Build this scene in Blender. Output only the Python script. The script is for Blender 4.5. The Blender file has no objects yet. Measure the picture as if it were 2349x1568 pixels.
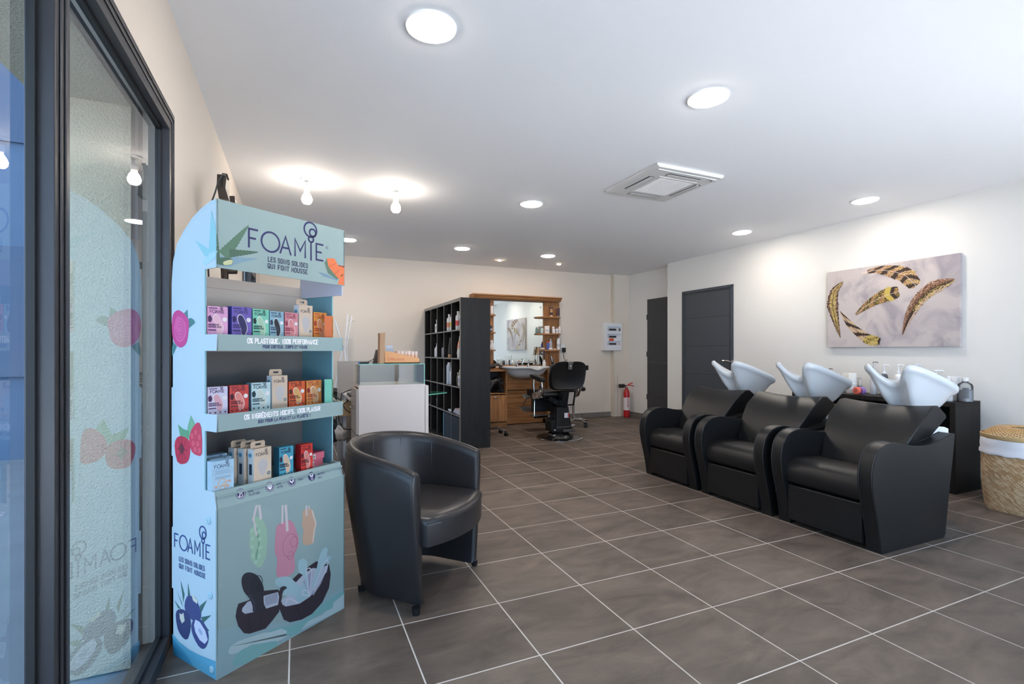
import bpy, bmesh, math, random
from mathutils import Vector, Matrix
random.seed(7)
C = bpy.context.scene
COL = C.collection
PI = math.pi
# ------------------------------------------------------------------ camera
YAW, FPX, HOR, EYE = 0.4138, 1124.1, 806.0, 1.19
cam_d = bpy.data.cameras.new('camera'); cam = bpy.data.objects.new('camera', cam_d); COL.objects.link(cam)
cam.location = (0, 0, EYE); cam.rotation_euler = (PI/2, 0, -YAW)
cam_d.sensor_width = 36; cam_d.lens = FPX/2349*36; cam_d.shift_y = (HOR-784)/2349
cam_d.clip_start = 0.02
C.camera = cam
C.view_settings.view_transform = 'Standard'; C.view_settings.look = 'None'; C.view_settings.gamma = 1
C.view_settings.exposure = 0.80
# ------------------------------------------------------------------ world: even bluish daylight sky
w = bpy.data.worlds.new('sky'); C.world = w; w.use_nodes = True
bg = w.node_tree.nodes['Background']; bg.inputs[0].default_value = (0.50, 0.72, 1.0, 1); bg.inputs[1].default_value = 2.5
LAMP = 68.0      # downlight radiance
BULB = 44.0
SUN = 140.0
H = 2.60; XR = 5.45; XREC = 5.66; YB = 7.56; XL = -0.475; YF = -0.75

def portal(name, loc, rot, sx, sy):
    l = bpy.data.lights.new(name, 'AREA'); l.shape = 'RECTANGLE'; l.size = sx; l.size_y = sy
    l.cycles.is_portal = True
    o = bpy.data.objects.new(name, l); COL.objects.link(o); o.location = loc; o.rotation_euler = rot
portal('daylight_opening_side', (XL-0.12, 0.85, 1.08), (0, -PI/2, 0), 2.16, 3.0)
portal('daylight_opening_front', (2.6, YF-0.12, 1.2), (PI/2, 0, 0), 5.0, 2.3)
portal('daylight_opening_rear', (XL-0.12, 6.05, 1.1), (0, -PI/2, 0), 2.1, 1.3)
sd = bpy.data.lights.new('sun', 'SUN'); sd.energy = SUN; sd.angle = math.radians(1); sd.color = (1.0, .97, .93)
so = bpy.data.objects.new('sun', sd); COL.objects.link(so); so.rotation_euler = Vector((-.98*.766, -.19*.766, -.643)).to_track_quat('-Z', 'Y').to_euler()
# ------------------------------------------------------------------ pixel -> point helpers
_c, _s = math.cos(YAW), math.sin(YAW)
def ray(u, v):
    r = (u-1174.5)/FPX
    return Vector((r*_c+_s, -r*_s+_c, -(v-HOR)/FPX))
def onY(u, v, Y): d = ray(u, v); return d*(Y/d.y)+Vector((0, 0, EYE))
def onX(u, v, X): d = ray(u, v); return d*(X/d.x)+Vector((0, 0, EYE))
def onZ(u, v, z): d = ray(u, v); return d*((z-EYE)/d.z)+Vector((0, 0, EYE))
# ------------------------------------------------------------------ materials
MATS = {}
def lin(c):
    return tuple((x/12.92 if x <= .04045 else ((x+.055)/1.055)**2.4) for x in [k/255 for k in c])
def mat(name, col, rough=.5, metal=0, spec=.5, emit=0, bump=0, bscale=200, coat=0, var=0, vscale=3, alpha=1, sheen=0):
    """col: sRGB 0-255"""
    if name in MATS: return MATS[name]
    m = bpy.data.materials.new(name); m.use_nodes = True; MATS[name] = m
    nt = m.node_tree; b = nt.nodes['Principled BSDF']; L = lin(col)
    b.inputs['Base Color'].default_value = (*L, 1); b.inputs['Roughness'].default_value = rough
    b.inputs['Metallic'].default_value = metal; b.inputs['Specular IOR Level'].default_value = spec
    b.inputs['Coat Weight'].default_value = coat
    if alpha < 1: b.inputs['Alpha'].default_value = alpha
    if emit:
        b.inputs['Emission Color'].default_value = (*L, 1); b.inputs['Emission Strength'].default_value = emit
    if bump:
        n = nt.nodes.new('ShaderNodeTexNoise'); n.inputs['Scale'].default_value = bscale; n.inputs['Detail'].default_value = 3
        tc = nt.nodes.new('ShaderNodeTexCoord'); nt.links.new(tc.outputs['Object'], n.inputs['Vector'])
        bp = nt.nodes.new('ShaderNodeBump'); bp.inputs['Strength'].default_value = bump; bp.inputs['Distance'].default_value = .002
        nt.links.new(n.outputs[0], bp.inputs['Height']); nt.links.new(bp.outputs[0], b.inputs['Normal'])
    if var:
        n = nt.nodes.new('ShaderNodeTexNoise'); n.inputs['Scale'].default_value = vscale; n.inputs['Detail'].default_value = 4
        tc = nt.nodes.new('ShaderNodeTexCoord'); nt.links.new(tc.outputs['Object'], n.inputs['Vector'])
        mx = nt.nodes.new('ShaderNodeMix'); mx.data_type = 'RGBA'
        mx.inputs[6].default_value = (*[x*(1-var) for x in L], 1); mx.inputs[7].default_value = (*[min(1, x*(1+var)) for x in L], 1)
        nt.links.new(n.outputs[0], mx.inputs[0]); nt.links.new(mx.outputs[2], b.inputs['Base Color'])
    return m
def glass_mat(name, tint=(1, 1, 1), ior=1.45, rough=0.0):
    """thin pane: clear film with a Fresnel reflection"""
    if name in MATS: return MATS[name]
    m = bpy.data.materials.new(name); m.use_nodes = True; MATS[name] = m
    nt = m.node_tree; nt.nodes.clear()
    o = nt.nodes.new('ShaderNodeOutputMaterial'); t = nt.nodes.new('ShaderNodeBsdfTransparent'); g = nt.nodes.new('ShaderNodeBsdfGlossy')
    t.inputs[0].default_value = (*tint, 1); g.inputs['Roughness'].default_value = rough
    f = nt.nodes.new('ShaderNodeFresnel'); f.inputs[0].default_value = ior
    x = nt.nodes.new('ShaderNodeMixShader')
    nt.links.new(f.outputs[0], x.inputs[0]); nt.links.new(t.outputs[0], x.inputs[1]); nt.links.new(g.outputs[0], x.inputs[2])
    nt.links.new(x.outputs[0], o.inputs[0])
    return m
def wood_mat(name, c1, c2, axis, rough=.5, scale=1.0):
    if name in MATS: return MATS[name]
    m = bpy.data.materials.new(name); m.use_nodes = True; MATS[name] = m
    nt = m.node_tree; b = nt.nodes['Principled BSDF']; b.inputs['Roughness'].default_value = rough
    tc = nt.nodes.new('ShaderNodeTexCoord'); mp = nt.nodes.new('ShaderNodeMapping')
    s = [22*scale]*3; s[axis] = 1.6*scale; mp.inputs['Scale'].default_value = s
    n = nt.nodes.new('ShaderNodeTexNoise'); n.inputs['Scale'].default_value = 1.0; n.inputs['Detail'].default_value = 6; n.inputs['Distortion'].default_value = 1.2
    b.inputs['Specular IOR Level'].default_value = .25; r = nt.nodes.new('ShaderNodeValToRGB'); r.color_ramp.elements[0].position = .3; r.color_ramp.elements[1].position = .62
    r.color_ramp.elements[0].color = (*lin(c2), 1); r.color_ramp.elements[1].color = (*lin(c1), 1)
    nt.links.new(tc.outputs['Object'], mp.inputs[0]); nt.links.new(mp.outputs[0], n.inputs['Vector']); nt.links.new(n.outputs[0], r.inputs[0]); nt.links.new(r.outputs[0], b.inputs['Base Color'])
    return m
def cl(*c): return mat('colour_%d_%d_%d' % c, c, .55)

WALL = mat('wall_paint', (220, 208, 195), .75, bump=.15, bscale=400)
WALLR = mat('wall_paint_white', (228, 226, 222), .75, bump=.15, bscale=400)
CEIL = mat('ceiling_paint', (238, 238, 240), .8, bump=.05, bscale=300)
LEATHER = mat('black_leather', (20, 20, 21), .40, spec=.4, bump=.25, bscale=260)
LEATHER2 = mat('brown_black_leather', (40, 37, 38), .34, bump=.12, bscale=180)
CERAMIC = mat('white_ceramic', (208, 211, 214), .12, coat=.3)
CHROME = mat('chrome', (215, 215, 215), .12, 1)
STEEL = mat('brushed_steel', (180, 180, 178), .35, 1)
BLACKP = mat('black_plastic', (22, 23, 25), .4)
BLACKW = wood_mat('black_brown_wood', (34, 31, 29), (24, 22, 21), 2, .5)
OAK = wood_mat('oak_vertical', (176, 124, 80), (128, 82, 48), 2)
OAKH = wood_mat('oak_horizontal', (172, 122, 78), (120, 76, 44), 0)
WHITEP = mat('white_plastic', (226, 226, 228), .35)
ALU = mat('anthracite_aluminium', (62, 62, 66), .38, .35, bump=.05, bscale=600)
DOORG = mat('anthracite_door', (66, 72, 80), .5, bump=.1, bscale=500)
GLASS = glass_mat('window_glass', (.92, .955, .97), 1.75)
GLASSG = glass_mat('showcase_glass', (.93, .97, .95), 1.35)
NAVY = mat('navy_ink', (34, 34, 82), .6)
AQUA = mat('aqua_card', (133, 151, 149), .6, bump=.2, bscale=90)
AQUAL = mat('pale_aqua_card', (170, 186, 194), .55)
AQUAD = mat('teal_card', (100, 146, 160), .6)
GREYB = mat('grey_cardboard', (164, 156, 150), .85, bump=.2, bscale=120)
WHITEI = mat('white_ink', (232, 226, 228), .6)

def floor_mat():
    m = bpy.data.materials.new('stone_tiles'); m.use_nodes = True; nt = m.node_tree; b = nt.nodes['Principled BSDF']
    N = nt.nodes.new; Lk = nt.links.new
    tc = N('ShaderNodeTexCoord'); mp = N('ShaderNodeMapping'); mp.inputs['Location'].default_value = (0.0265+.45*20, -2.149+.4335*20, 0)
    br = N('ShaderNodeTexBrick'); br.offset = 0; br.squash = 1; br.inputs['Scale'].default_value = 1
    br.inputs['Brick Width'].default_value = .45; br.inputs['Row Height'].default_value = .4335
    br.inputs['Mortar Size'].default_value = .0028; br.inputs['Mortar Smooth'].default_value = 0; br.inputs['Bias'].default_value = 0
    br.inputs['Color1'].default_value = (*lin((109, 96, 86)), 1); br.inputs['Color2'].default_value = (*lin((96, 84, 76)), 1); br.inputs['Mortar'].default_value = (*lin((196, 188, 180)), 1)
    Lk(tc.outputs['Object'], mp.inputs[0]); Lk(mp.outputs[0], br.inputs['Vector'])
    n1 = N('ShaderNodeTexNoise'); n1.inputs['Scale'].default_value = 3.2; n1.inputs['Detail'].default_value = 8; n1.inputs['Roughness'].default_value = .62; n1.inputs['Distortion'].default_value = .6
    mp2 = N('ShaderNodeMapping'); mp2.inputs['Scale'].default_value = (1, 2.2, 1); Lk(tc.outputs['Object'], mp2.inputs[0]); Lk(mp2.outputs[0], n1.inputs['Vector'])
    r = N('ShaderNodeValToRGB'); r.color_ramp.elements[0].position = .34; r.color_ramp.elements[0].color = (.62, .62, .62, 1); r.color_ramp.elements[1].position = .68; r.color_ramp.elements[1].color = (1.18, 1.17, 1.15, 1)
    Lk(n1.outputs[0], r.inputs[0])
    mx = N('ShaderNodeMix'); mx.data_type = 'RGBA'; mx.blend_type = 'MULTIPLY'; mx.inputs[0].default_value = 1; mx.clamp_result = False
    Lk(br.outputs['Color'], mx.inputs[6]); Lk(r.outputs[0], mx.inputs[7]); 
    mx2 = N('ShaderNodeMix'); mx2.data_type = 'RGBA'; Lk(br.outputs['Fac'], mx2.inputs[0]); Lk(mx.outputs[2], mx2.inputs[6]); mx2.inputs[7].default_value = (*lin((196, 188, 180)), 1)
    Lk(mx2.outputs[2], b.inputs['Base Color']); b.inputs['Roughness'].default_value = .5; b.inputs['Specular IOR Level'].default_value = .35
    n2 = N('ShaderNodeTexNoise'); n2.inputs['Scale'].default_value = 40; Lk(tc.outputs['Object'], n2.inputs['Vector'])
    bp = N('ShaderNodeBump'); bp.inputs['Strength'].default_value = .08; bp.inputs['Distance'].default_value = .003; Lk(n2.outputs[0], bp.inputs['Height']); Lk(bp.outputs[0], b.inputs['Normal'])
    return m
# ------------------------------------------------------------------ mesh builder
class MB:
    def __init__(s): s.v = []; s.f = []; s.m = []; s.sm = []; s.mats = []; s.M = Matrix()
    def mi(s, m):
        if m not in s.mats: s.mats.append(m)
        return s.mats.index(m)
    def add(s, vs, fs, m, smooth=False):
        o = len(s.v); s.v += [s.M @ Vector(p) for p in vs]; k = s.mi(m)
        for f in fs: s.f.append([i+o for i in f]); s.m.append(k); s.sm.append(smooth)
    def box(s, x0, x1, y0, y1, z0, z1, m):
        s.add([(x0, y0, z0), (x1, y0, z0), (x1, y1, z0), (x0, y1, z0), (x0, y0, z1), (x1, y0, z1), (x1, y1, z1), (x0, y1, z1)],
              [(0, 3, 2, 1), (4, 5, 6, 7), (0, 1, 5, 4), (1, 2, 6, 5), (2, 3, 7, 6), (3, 0, 4, 7)], m)
    def prism(s, pts, y0, y1, m, axis=1, smooth=False):
        """polygon in the two other axes extruded along axis"""
        n = len(pts)
        def mk(p, t):
            if axis == 1: return (p[0], t, p[1])
            if axis == 0: return (t, p[0], p[1])
            return (p[0], p[1], t)
        vs = [mk(p, y0) for p in pts]+[mk(p, y1) for p in pts]
        s.add(vs, [tuple(range(n))[::-1], tuple(range(n, 2*n))], m)
        s.add(vs, [(i, (i+1) % n, (i+1) % n+n, i+n) for i in range(n)], m, smooth)
    def lathe(s, prof, m, n=24, cx=0, cy=0, cz=0, sx=1, sy=1, cap=True):
        vs = []; fs = []
        for r, z in prof:
            for i in range(n):
                a = 2*PI*i/n; vs.append((cx+r*math.cos(a)*sx, cy+r*math.sin(a)*sy, cz+z))
        for j in range(len(prof)-1):
            for i in range(n): fs.append((j*n+i, j*n+(i+1) % n, (j+1)*n+(i+1) % n, (j+1)*n+i))
        s.add(vs, fs, m, True)
        if cap:
            if prof[0][0] > 1e-5: s.add(vs[:n], [tuple(range(n))[::-1]], m)
            if prof[-1][0] > 1e-5: s.add(vs[-n:], [tuple(range(n))], m)
    def cyl(s, cx, cy, z0, z1, r, m, n=24, r2=None): s.lathe([(r, z0), (r if r2 is None else r2, z1)], m, n, cx, cy)
    def tube(s, pts, r, m, n=8, closed=False):
        P = [Vector(p) for p in pts]; k = len(P); R = r if isinstance(r, (list, tuple)) else [r]*k
        vs = []; up = None
        for i in range(k):
            a = P[(i-1) % k] if (i or closed) else P[0]; b = P[(i+1) % k] if (i < k-1 or closed) else P[-1]
            t = (b-a).normalized()
            if up is None:
                up = Vector((0, 0, 1)) if abs(t.z) < .9 else Vector((1, 0, 0))
            x = t.cross(up)
            if x.length < 1e-6: x = t.orthogonal()
            x.normalize(); y = x.cross(t).normalized(); up = y
            for j in range(n): vs.append(P[i]+(x*math.cos(2*PI*j/n)+y*math.sin(2*PI*j/n))*R[i])
        fs = []
        for i in range(k-1 if not closed else k):
            for j in range(n): fs.append((i*n+j, i*n+(j+1) % n, ((i+1) % k)*n+(j+1) % n, ((i+1) % k)*n+j))
        s.add(vs, fs, m, True)
        if not closed: s.add(vs[:n], [tuple(range(n))], m); s.add(vs[-n:], [tuple(range(n))[::-1]], m)
    def sphere(s, c, r, m, n=14, sx=1, sy=1, sz=1):
        prof = [(max(1e-6, math.sin(PI*i/8)), -math.cos(PI*i/8)) for i in range(9)]
        s.lathe([(a*r, b*r*sz) for a, b in prof], m, n, c[0], c[1], c[2], sx, sy, False)
    def grid(s, P, m, smooth=True, closeu=False):
        nu = len(P); nv = len(P[0]); vs = [p for row in P for p in row]; fs = []
        for i in range(nu if closeu else nu-1):
            for j in range(nv-1):
                a = i*nv+j; b = ((i+1) % nu)*nv+j; fs.append((a, b, b+1, a+1))
        s.add(vs, fs, m, smooth)
    def poly(s, pts, m): s.add(pts, [tuple(range(len(pts)))], m)
    def build(s, name, parent=None, bevel=0, sub=0, seg=2, angle=40, loc=None, solid=0, merge=0, normals=False):
        me = bpy.data.meshes.new(name); me.from_pydata([tuple(v) for v in s.v], [], s.f)
        for m in s.mats: me.materials.append(m)
        me.polygons.foreach_set('material_index', s.m); me.polygons.foreach_set('use_smooth', [True if (bevel or sub) else q for q in s.sm])
        if merge or normals:
            b = bmesh.new(); b.from_mesh(me)
            if merge: bmesh.ops.remove_doubles(b, verts=b.verts, dist=merge)
            bmesh.ops.recalc_face_normals(b, faces=b.faces); b.to_mesh(me); b.free()
        me.update()
        if not sub: me.set_sharp_from_angle(angle=math.radians(angle))
        o = bpy.data.objects.new(name, me); COL.objects.link(o)
        if parent: o.parent = parent
        if loc: o.location = loc
        if solid:
            d = o.modifiers.new('thick', 'SOLIDIFY'); d.thickness = solid; d.offset = 0
        if bevel:
            d = o.modifiers.new('bevel', 'BEVEL'); d.width = bevel; d.segments = seg; d.limit_method = 'ANGLE'; d.angle_limit = math.radians(35)
        if sub:
            d = o.modifiers.new('sub', 'SUBSURF'); d.levels = sub; d.render_levels = sub
        return o
def thing(name, label, cat, loc=(0, 0, 0), rz=0, group=None):
    o = bpy.data.objects.new(name, None); COL.objects.link(o); o.location = loc; o.rotation_euler = (0, 0, rz); o.empty_display_size = .1
    return tag(o, label, cat, group)
def tag(o, label, cat, group=None):
    o['label'] = label; o['category'] = cat
    if group: o['group'] = group
    return o
def struct(o): o['kind'] = 'structure'; return o
def dup(root, loc, rz, label, group=None):
    r = root.copy(); COL.objects.link(r); r.location = loc; r.rotation_euler = (0, 0, rz); r['label'] = label
    if group: r['group'] = group
    def rec(a, b):
        for ch in list(a.children):
            if ch.name.startswith('~'): continue
            q = ch.copy(); COL.objects.link(q); q.parent = b; rec(ch, q)
    rec(root, r); return r
# stroke lettering on a 4 x 6 grid
F = {'A': '00 26 40|12 32', 'B': '00 06 26 35 34 23 03|23 32 31 20 00', 'C': '45 36 16 05 01 10 30 41', 'D': '00 06 26 44 42 20 00', 'E': '46 06 00 40|03 33',
     'F': '00 06 46|03 33', 'G': '45 36 16 05 01 10 30 41 43 23', 'H': '00 06|40 46|03 43', 'I': '20 26', 'J': '46 41 30 10 01', 'K': '00 06|46 03 40', 'L': '06 00 40',
     'M': '00 06 22 46 40', 'N': '00 06 40 46', 'O': '10 01 05 16 36 45 41 30 10', 'P': '00 06 36 45 44 33 03', 'Q': '10 01 05 16 36 45 41 30 10|22 40', 'R': '00 06 36 45 44 33 03|23 40',
     'S': '45 36 16 05 04 13 33 42 41 30 10 01', 'T': '06 46|26 20', 'U': '06 01 10 30 41 46', 'V': '06 20 46', 'W': '06 10 24 30 46', 'X': '00 46|06 40', 'Y': '06 23 46|23 20',
     'Z': '06 46 00 40', '0': '10 01 05 16 36 45 41 30 10', '1': '14 26 20', '2': '05 16 36 45 44 00 40', '3': '06 46 24 42 41 30 10 01', '4': '30 36 02 42', '5': '46 06 03 33 42 41 30 00',
     '6': '46 16 03 01 10 30 41 42 33 13', '7': '06 46 10', '8': '13 04 05 16 36 45 44 33 13 02 01 10 30 41 42 33', '9': '10 30 44 45 36 16 05 04 13 33', '.': '20 21', ',': '21 10', '%': '00 46|04 06 16 14 04|30 32 42 40 30',
     '!': '20 20|22 26', '-': '13 33', '/': '00 46', ':': '21 21|24 24'}
def strokes(txt, h, wid=.62, gap=.22):
    out = []; x = 0
    for ch in txt:
        acc = None
        if ch in 'ÉÈÊ': acc = ch; ch = 'E'
        if ch == ' ': x += h*.5; continue
        ww = h*wid
        if ch in 'I.!,:1': ww *= .55
        for st in F[ch].split('|'):
            pl = [(x+(int(p[0])/4)*ww, int(p[1])/6*h) for p in st.split()]
            if len(pl) > 1 and pl[0] == pl[1]: pl[1] = (pl[0][0], pl[0][1]+h*.05)
            out.append(pl)
        if acc: out.append([(x+ww*.35, h*1.12), (x+ww*.7, h*1.3)] if acc == 'É' else [(x+ww*.3, h*1.3), (x+ww*.65, h*1.12)])
        x += ww+h*gap
    return out, x-h*gap
def ribbon(mb, pls, th, fn, m, off=0):
    """fn maps 2D -> 3D on the surface; pls list of polylines"""
    for pl in pls:
        n = len(pl); closed = n > 2 and math.dist(pl[0], pl[-1]) < 1e-6
        L = []; R = []
        for i in range(n):
            a = pl[i-1] if i else (pl[-2] if closed else pl[0]); b = pl[i+1] if i < n-1 else (pl[1] if closed else pl[-1])
            p = pl[i]; d1 = Vector((p[0]-a[0], p[1]-a[1])); d2 = Vector((b[0]-p[0], b[1]-p[1]))
            if d1.length < 1e-9: d1 = d2.copy()
            if d2.length < 1e-9: d2 = d1.copy()
            d1.normalize(); d2.normalize(); t = d1+d2
            if t.length < 1e-3: t = d1.copy()
            t.normalize(); nn = Vector((-t.y, t.x)); k = th/2/max(.5, abs(nn.dot(Vector((-d1.y, d1.x)))))
            ex = Vector((0, 0))
            if not closed and i == 0: ex = -t*th*.4
            if not closed and i == n-1: ex = t*th*.4
            q = Vector(p)+ex; L.append(q+nn*k); R.append(q-nn*k)
        vs = [fn(q.x, q.y, off) for q in L]+[fn(q.x, q.y, off) for q in R]
        mb.add(vs, [(i, i+n, i+n+1, i+1) for i in range(n-1)], m)
def circ(cx, cy, r, n=20, ry=None, a0=0, a1=2*PI): return [(cx+r*math.cos(a0+(a1-a0)*i/n), cy+(ry or r)*math.sin(a0+(a1-a0)*i/n)) for i in range(n+1)]
def logo_strokes(wd):
    """the wordmark drawn wd wide, baseline y=0"""
    h = wd*.205; S = []
    def tr(st, x, ww): return [[(x+int(p[0])/4*ww, int(p[1])/6*h) for p in q.split()] for q in st.split('|')]
    S += tr('00 06 46|03 33', 0, wd*.10)
    S += [circ(wd*.265, h*.5, h*.56, 24)]
    S += tr('00 26 40|12 32', wd*.39, wd*.14)
    S += tr('00 06 22 46 40', wd*.59, wd*.145)
    S += [[(wd*.82, -h*.08), (wd*.82, h*1.02)]]
    S += tr('46 06 00 40|03 33', wd*.90, wd*.10)
    S += [circ(wd*.82, h*1.2, h*.18, 14), circ(wd*.845, h*1.62, h*.23, 16), circ(wd*.812, h*1.78, h*.45, 20)]
    return S
# ================================================================== SETTING
def one(name, x0, x1, y0, y1, z0, z1, m, parent=None, bevel=0):
    b = MB(); b.box(x0, x1, y0, y1, z0, z1, m); return b.build(name, parent, bevel=bevel)
b = MB(); b.box(XL-.1, XREC+.3, YF-.1, YB+.2, -.1, 0, floor_mat()); struct(b.build('floor'))
struct(one('ceiling', XL-.4, XREC+.3, YF-.2, YB+.2, H, H+.12, CEIL))
struct(one('wall_back', XL-.1, XREC+.3, YB, YB+.15, 0, H, WALL))
b = MB(); b.box(XR, XR+.15, YF, 6.2, 0, H, WALLR); struct(b.build('wall_right'))
b = MB(); b.box(XREC, XREC+.15, 6.15, YB, 0, H, WALLR); b.box(XR+.15, XREC+.15, 6.05, 6.2, 0, H, WALLR); struct(b.build('wall_recess'))
WY0, WY1, WZ = -.62, 2.43, 2.165           # big glazing in the left wall
V0, V1 = 5.3, 6.82
b = MB()
b.box(XL-.1, XL, WY0, WY1, WZ, H, WALL); b.box(XL-.1, XL, WY1, V0, 0, H, WALL); b.box(XL-.1, XL, V1, YB, 0, H, WALL)
b.box(XL-.1, XL, V0, V1, WZ, H, WALL); b.box(XL-.1, XL, YF, WY0, 0, H, WALL)
struct(b.build('wall_left'))
b = MB(); b.box(XL, .1, YF-.1, YF, 0, H, WALLR); b.box(5.1, XR, YF-.1, YF, 0, H, WALLR); b.box(.1, 5.1, YF-.1, YF, 2.4, H, WALLR)
struct(b.build('wall_front'))
# corner casing box between back wall and recess
b = MB(); b.box(5.33, XREC, YB-.09, YB, 0, H, WALL); b.box(5.31, 5.335, YB-.1, YB-.0, 0, H, mat('casing_trim', (214, 204, 188), .6)); b.box(5.4, 5.404, YB-.0915, YB-.089, 0, .75, BLACKP)
struct(b.build('trim_1'))
BASE = mat('baseboard_tile', (122, 116, 110), .5, var=.2, vscale=6)
b = MB()
x = .2
while x < 5.3: b.box(x, min(x+.446, 5.31), YB-.01, YB, 0, .085, BASE); x += .45
struct(b.build('baseboard_back', bevel=.001))
b = MB(); y = -.7
while y < 4.9: b.box(XR-.01, XR, y, min(y+.446, 4.95), 0, .085, BASE); y += .45
b.box(XREC-.01, XREC, 7.02, YB-.09, 0, .085, BASE)
struct(b.build('baseboard_right', bevel=.001))
b = MB(); b.box(XL, XL+.01, WY1+.02, V0-.03, 0, .085, BASE); b.box(XL, XL+.01, V1+.03, YB, 0, .085, BASE); struct(b.build('baseboard_left', bevel=.001))
# ---- window_1 : the tall glazing beside the camera
def glazing(name, y0, y1, z1, mull, bottom=.055):
    root = bpy.data.objects.new(name, None); COL.objects.link(root); struct(root)
    fx0, fx1 = XL-.040, XL+.010
    b = MB()
    t = .085
    def prof(ya, yb, za, zb, horiz):
        b.box(fx0, fx1, ya, yb, za, zb, ALU)
    b.box(fx0, fx1, y1-t, y1, 0, z1, ALU); b.box(fx0, fx1, y0, y0+t, 0, z1, ALU)
    b.box(fx0, fx1, y0+t, y1-t, z1-t, z1, ALU); b.box(fx0, fx1, y0+t, y1-t, 0, bottom, ALU)
    # stepped profile lines
    for dz in (.02, .045): b.box(fx1, fx1+.004, y0+.01, y1-dz, z1-dz-.006, z1-dz, ALU); b.box(fx1, fx1+.004, y1-dz-.006, y1-dz, .0, z1-dz, ALU)
    b.build('window_frame', root, bevel=.002)
    edges = [y0+t]
    for k, (m0, m1) in enumerate(mull):
        b = MB(); b.box(fx0, fx1, m0, m1, bottom, z1-t, ALU); b.box(fx1, fx1+.004, m0+.02, m0+.026, 0.06, z1-t, ALU); b.box(fx1, fx1+.004, m1-.03, m1-.024, .06, z1-t, ALU)
        b.build('mullion', root, bevel=.002); edges += [m0, m1]
    edges.append(y1-t)
    for a, c in zip(edges[::2], edges[1::2]):
        b = MB()
        g = mat('glazing_seal', (24, 26, 28), .6)
        for (p, q, r, s) in ((a, a+.012, bottom, z1-t), (c-.012, c, bottom, z1-t), (a, c, bottom, bottom+.012), (a, c, z1-t-.012, z1-t)):
            b.box(XL-.032, XL-.018, p, q, r, s, g)
        b.build('seal', root)
        b = MB()
        for xg in (XL-.026, XL-.038): b.add([(xg, a+.005, bottom), (xg, c-.005, bottom), (xg, c-.005, z1-t), (xg, a+.005, z1-t)], [(0, 1, 2, 3)], GLASS)
        b.build('pane', root)
    return root
glazing('window_1', WY0, WY1, WZ, [(1.328, 1.404)])
glazing('window_2', V0, V1, WZ, [(6.02, 6.09)])
# front window behind the viewer
root = bpy.data.objects.new('window_3', None); COL.objects.link(root); struct(root)
b = MB()
for (x0, x1, z0, z1) in ((.1, .17, 0, 2.4), (5.03, 5.1, 0, 2.4), (1.75, 1.81, 0, 2.4), (3.4, 3.46, 0, 2.4), (.1, 5.1, 2.33, 2.4), (.1, 5.1, 0, .07)): b.box(x0, x1, YF-.09, YF-.01, z0, z1, ALU)
b.build('window_frame', root)
b = MB()
for x0, x1 in ((.17, 1.75), (1.81, 3.4), (3.46, 5.03)): b.add([(x0, YF-.05, .07), (x1, YF-.05, .07), (x1, YF-.05, 2.33), (x0, YF-.05, 2.33)], [(0, 1, 2, 3)], glass_mat('front_glass', (.97, .98, .985), 1.3))
b.build('pane', root)
struct(one('wall_sun_blocker', XL-.4, XREC+.3, YF-.2, YB+.2, H+.14, 12.0, WALLR))  # unseen box added over the roof to keep sun off the side street
# ---- exterior: rendered reveal, pavement, facade across the street
STUC = mat('roughcast_render', (184, 174, 148), .95, bump=1.0, bscale=130)
STUC.node_tree.nodes['Bump'].inputs['Distance'].default_value = .012
DARKR = mat('reveal_cladding', (60, 62, 66), .6)
b = MB()
b.box(-.90, XL-.121, 2.36, 2.75, -.05, 2.149, STUC); b.box(-.90, XL-.121, YF, 2.75, 2.149, 3.2, STUC)
struct(b.build('wall_porch'))
b = MB(); b.box(XL-.121, XL-.1, 2.37, 2.6, -.05, WZ, DARKR); b.box(XL-.121, XL-.1, WY0, 2.6, WZ-.0, 2.3, DARKR); struct(b.build('trim_2'))
b = MB(); b.box(-14, XL-.1, -8, 16, -.14, -.06, mat('pavement', (120, 124, 130), .9, var=.2)); b.box(XL-.1, 14, -9, YF-.1, -.14, -.06, mat('pavement', (120, 124, 130), .9, var=.2)); struct(b.build('pavement'))
FAC = mat('facade_across', (92, 112, 138), .9, var=.15, vscale=.8)
b = MB(); b.box(-12, -.9, 7.5, 8.2, -.06, 13, FAC)
for k in range(3):
    for zz in (.9, 3.6, 6.3): b.box(-10.6+k*3.3, -9.3+k*3.3, 7.46, 7.5, zz, zz+1.5, mat('facade_glass', (60, 80, 110), .2))
tag(b.build('building'), 'bluish building facade outside beyond the left glazing', 'building')
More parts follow.
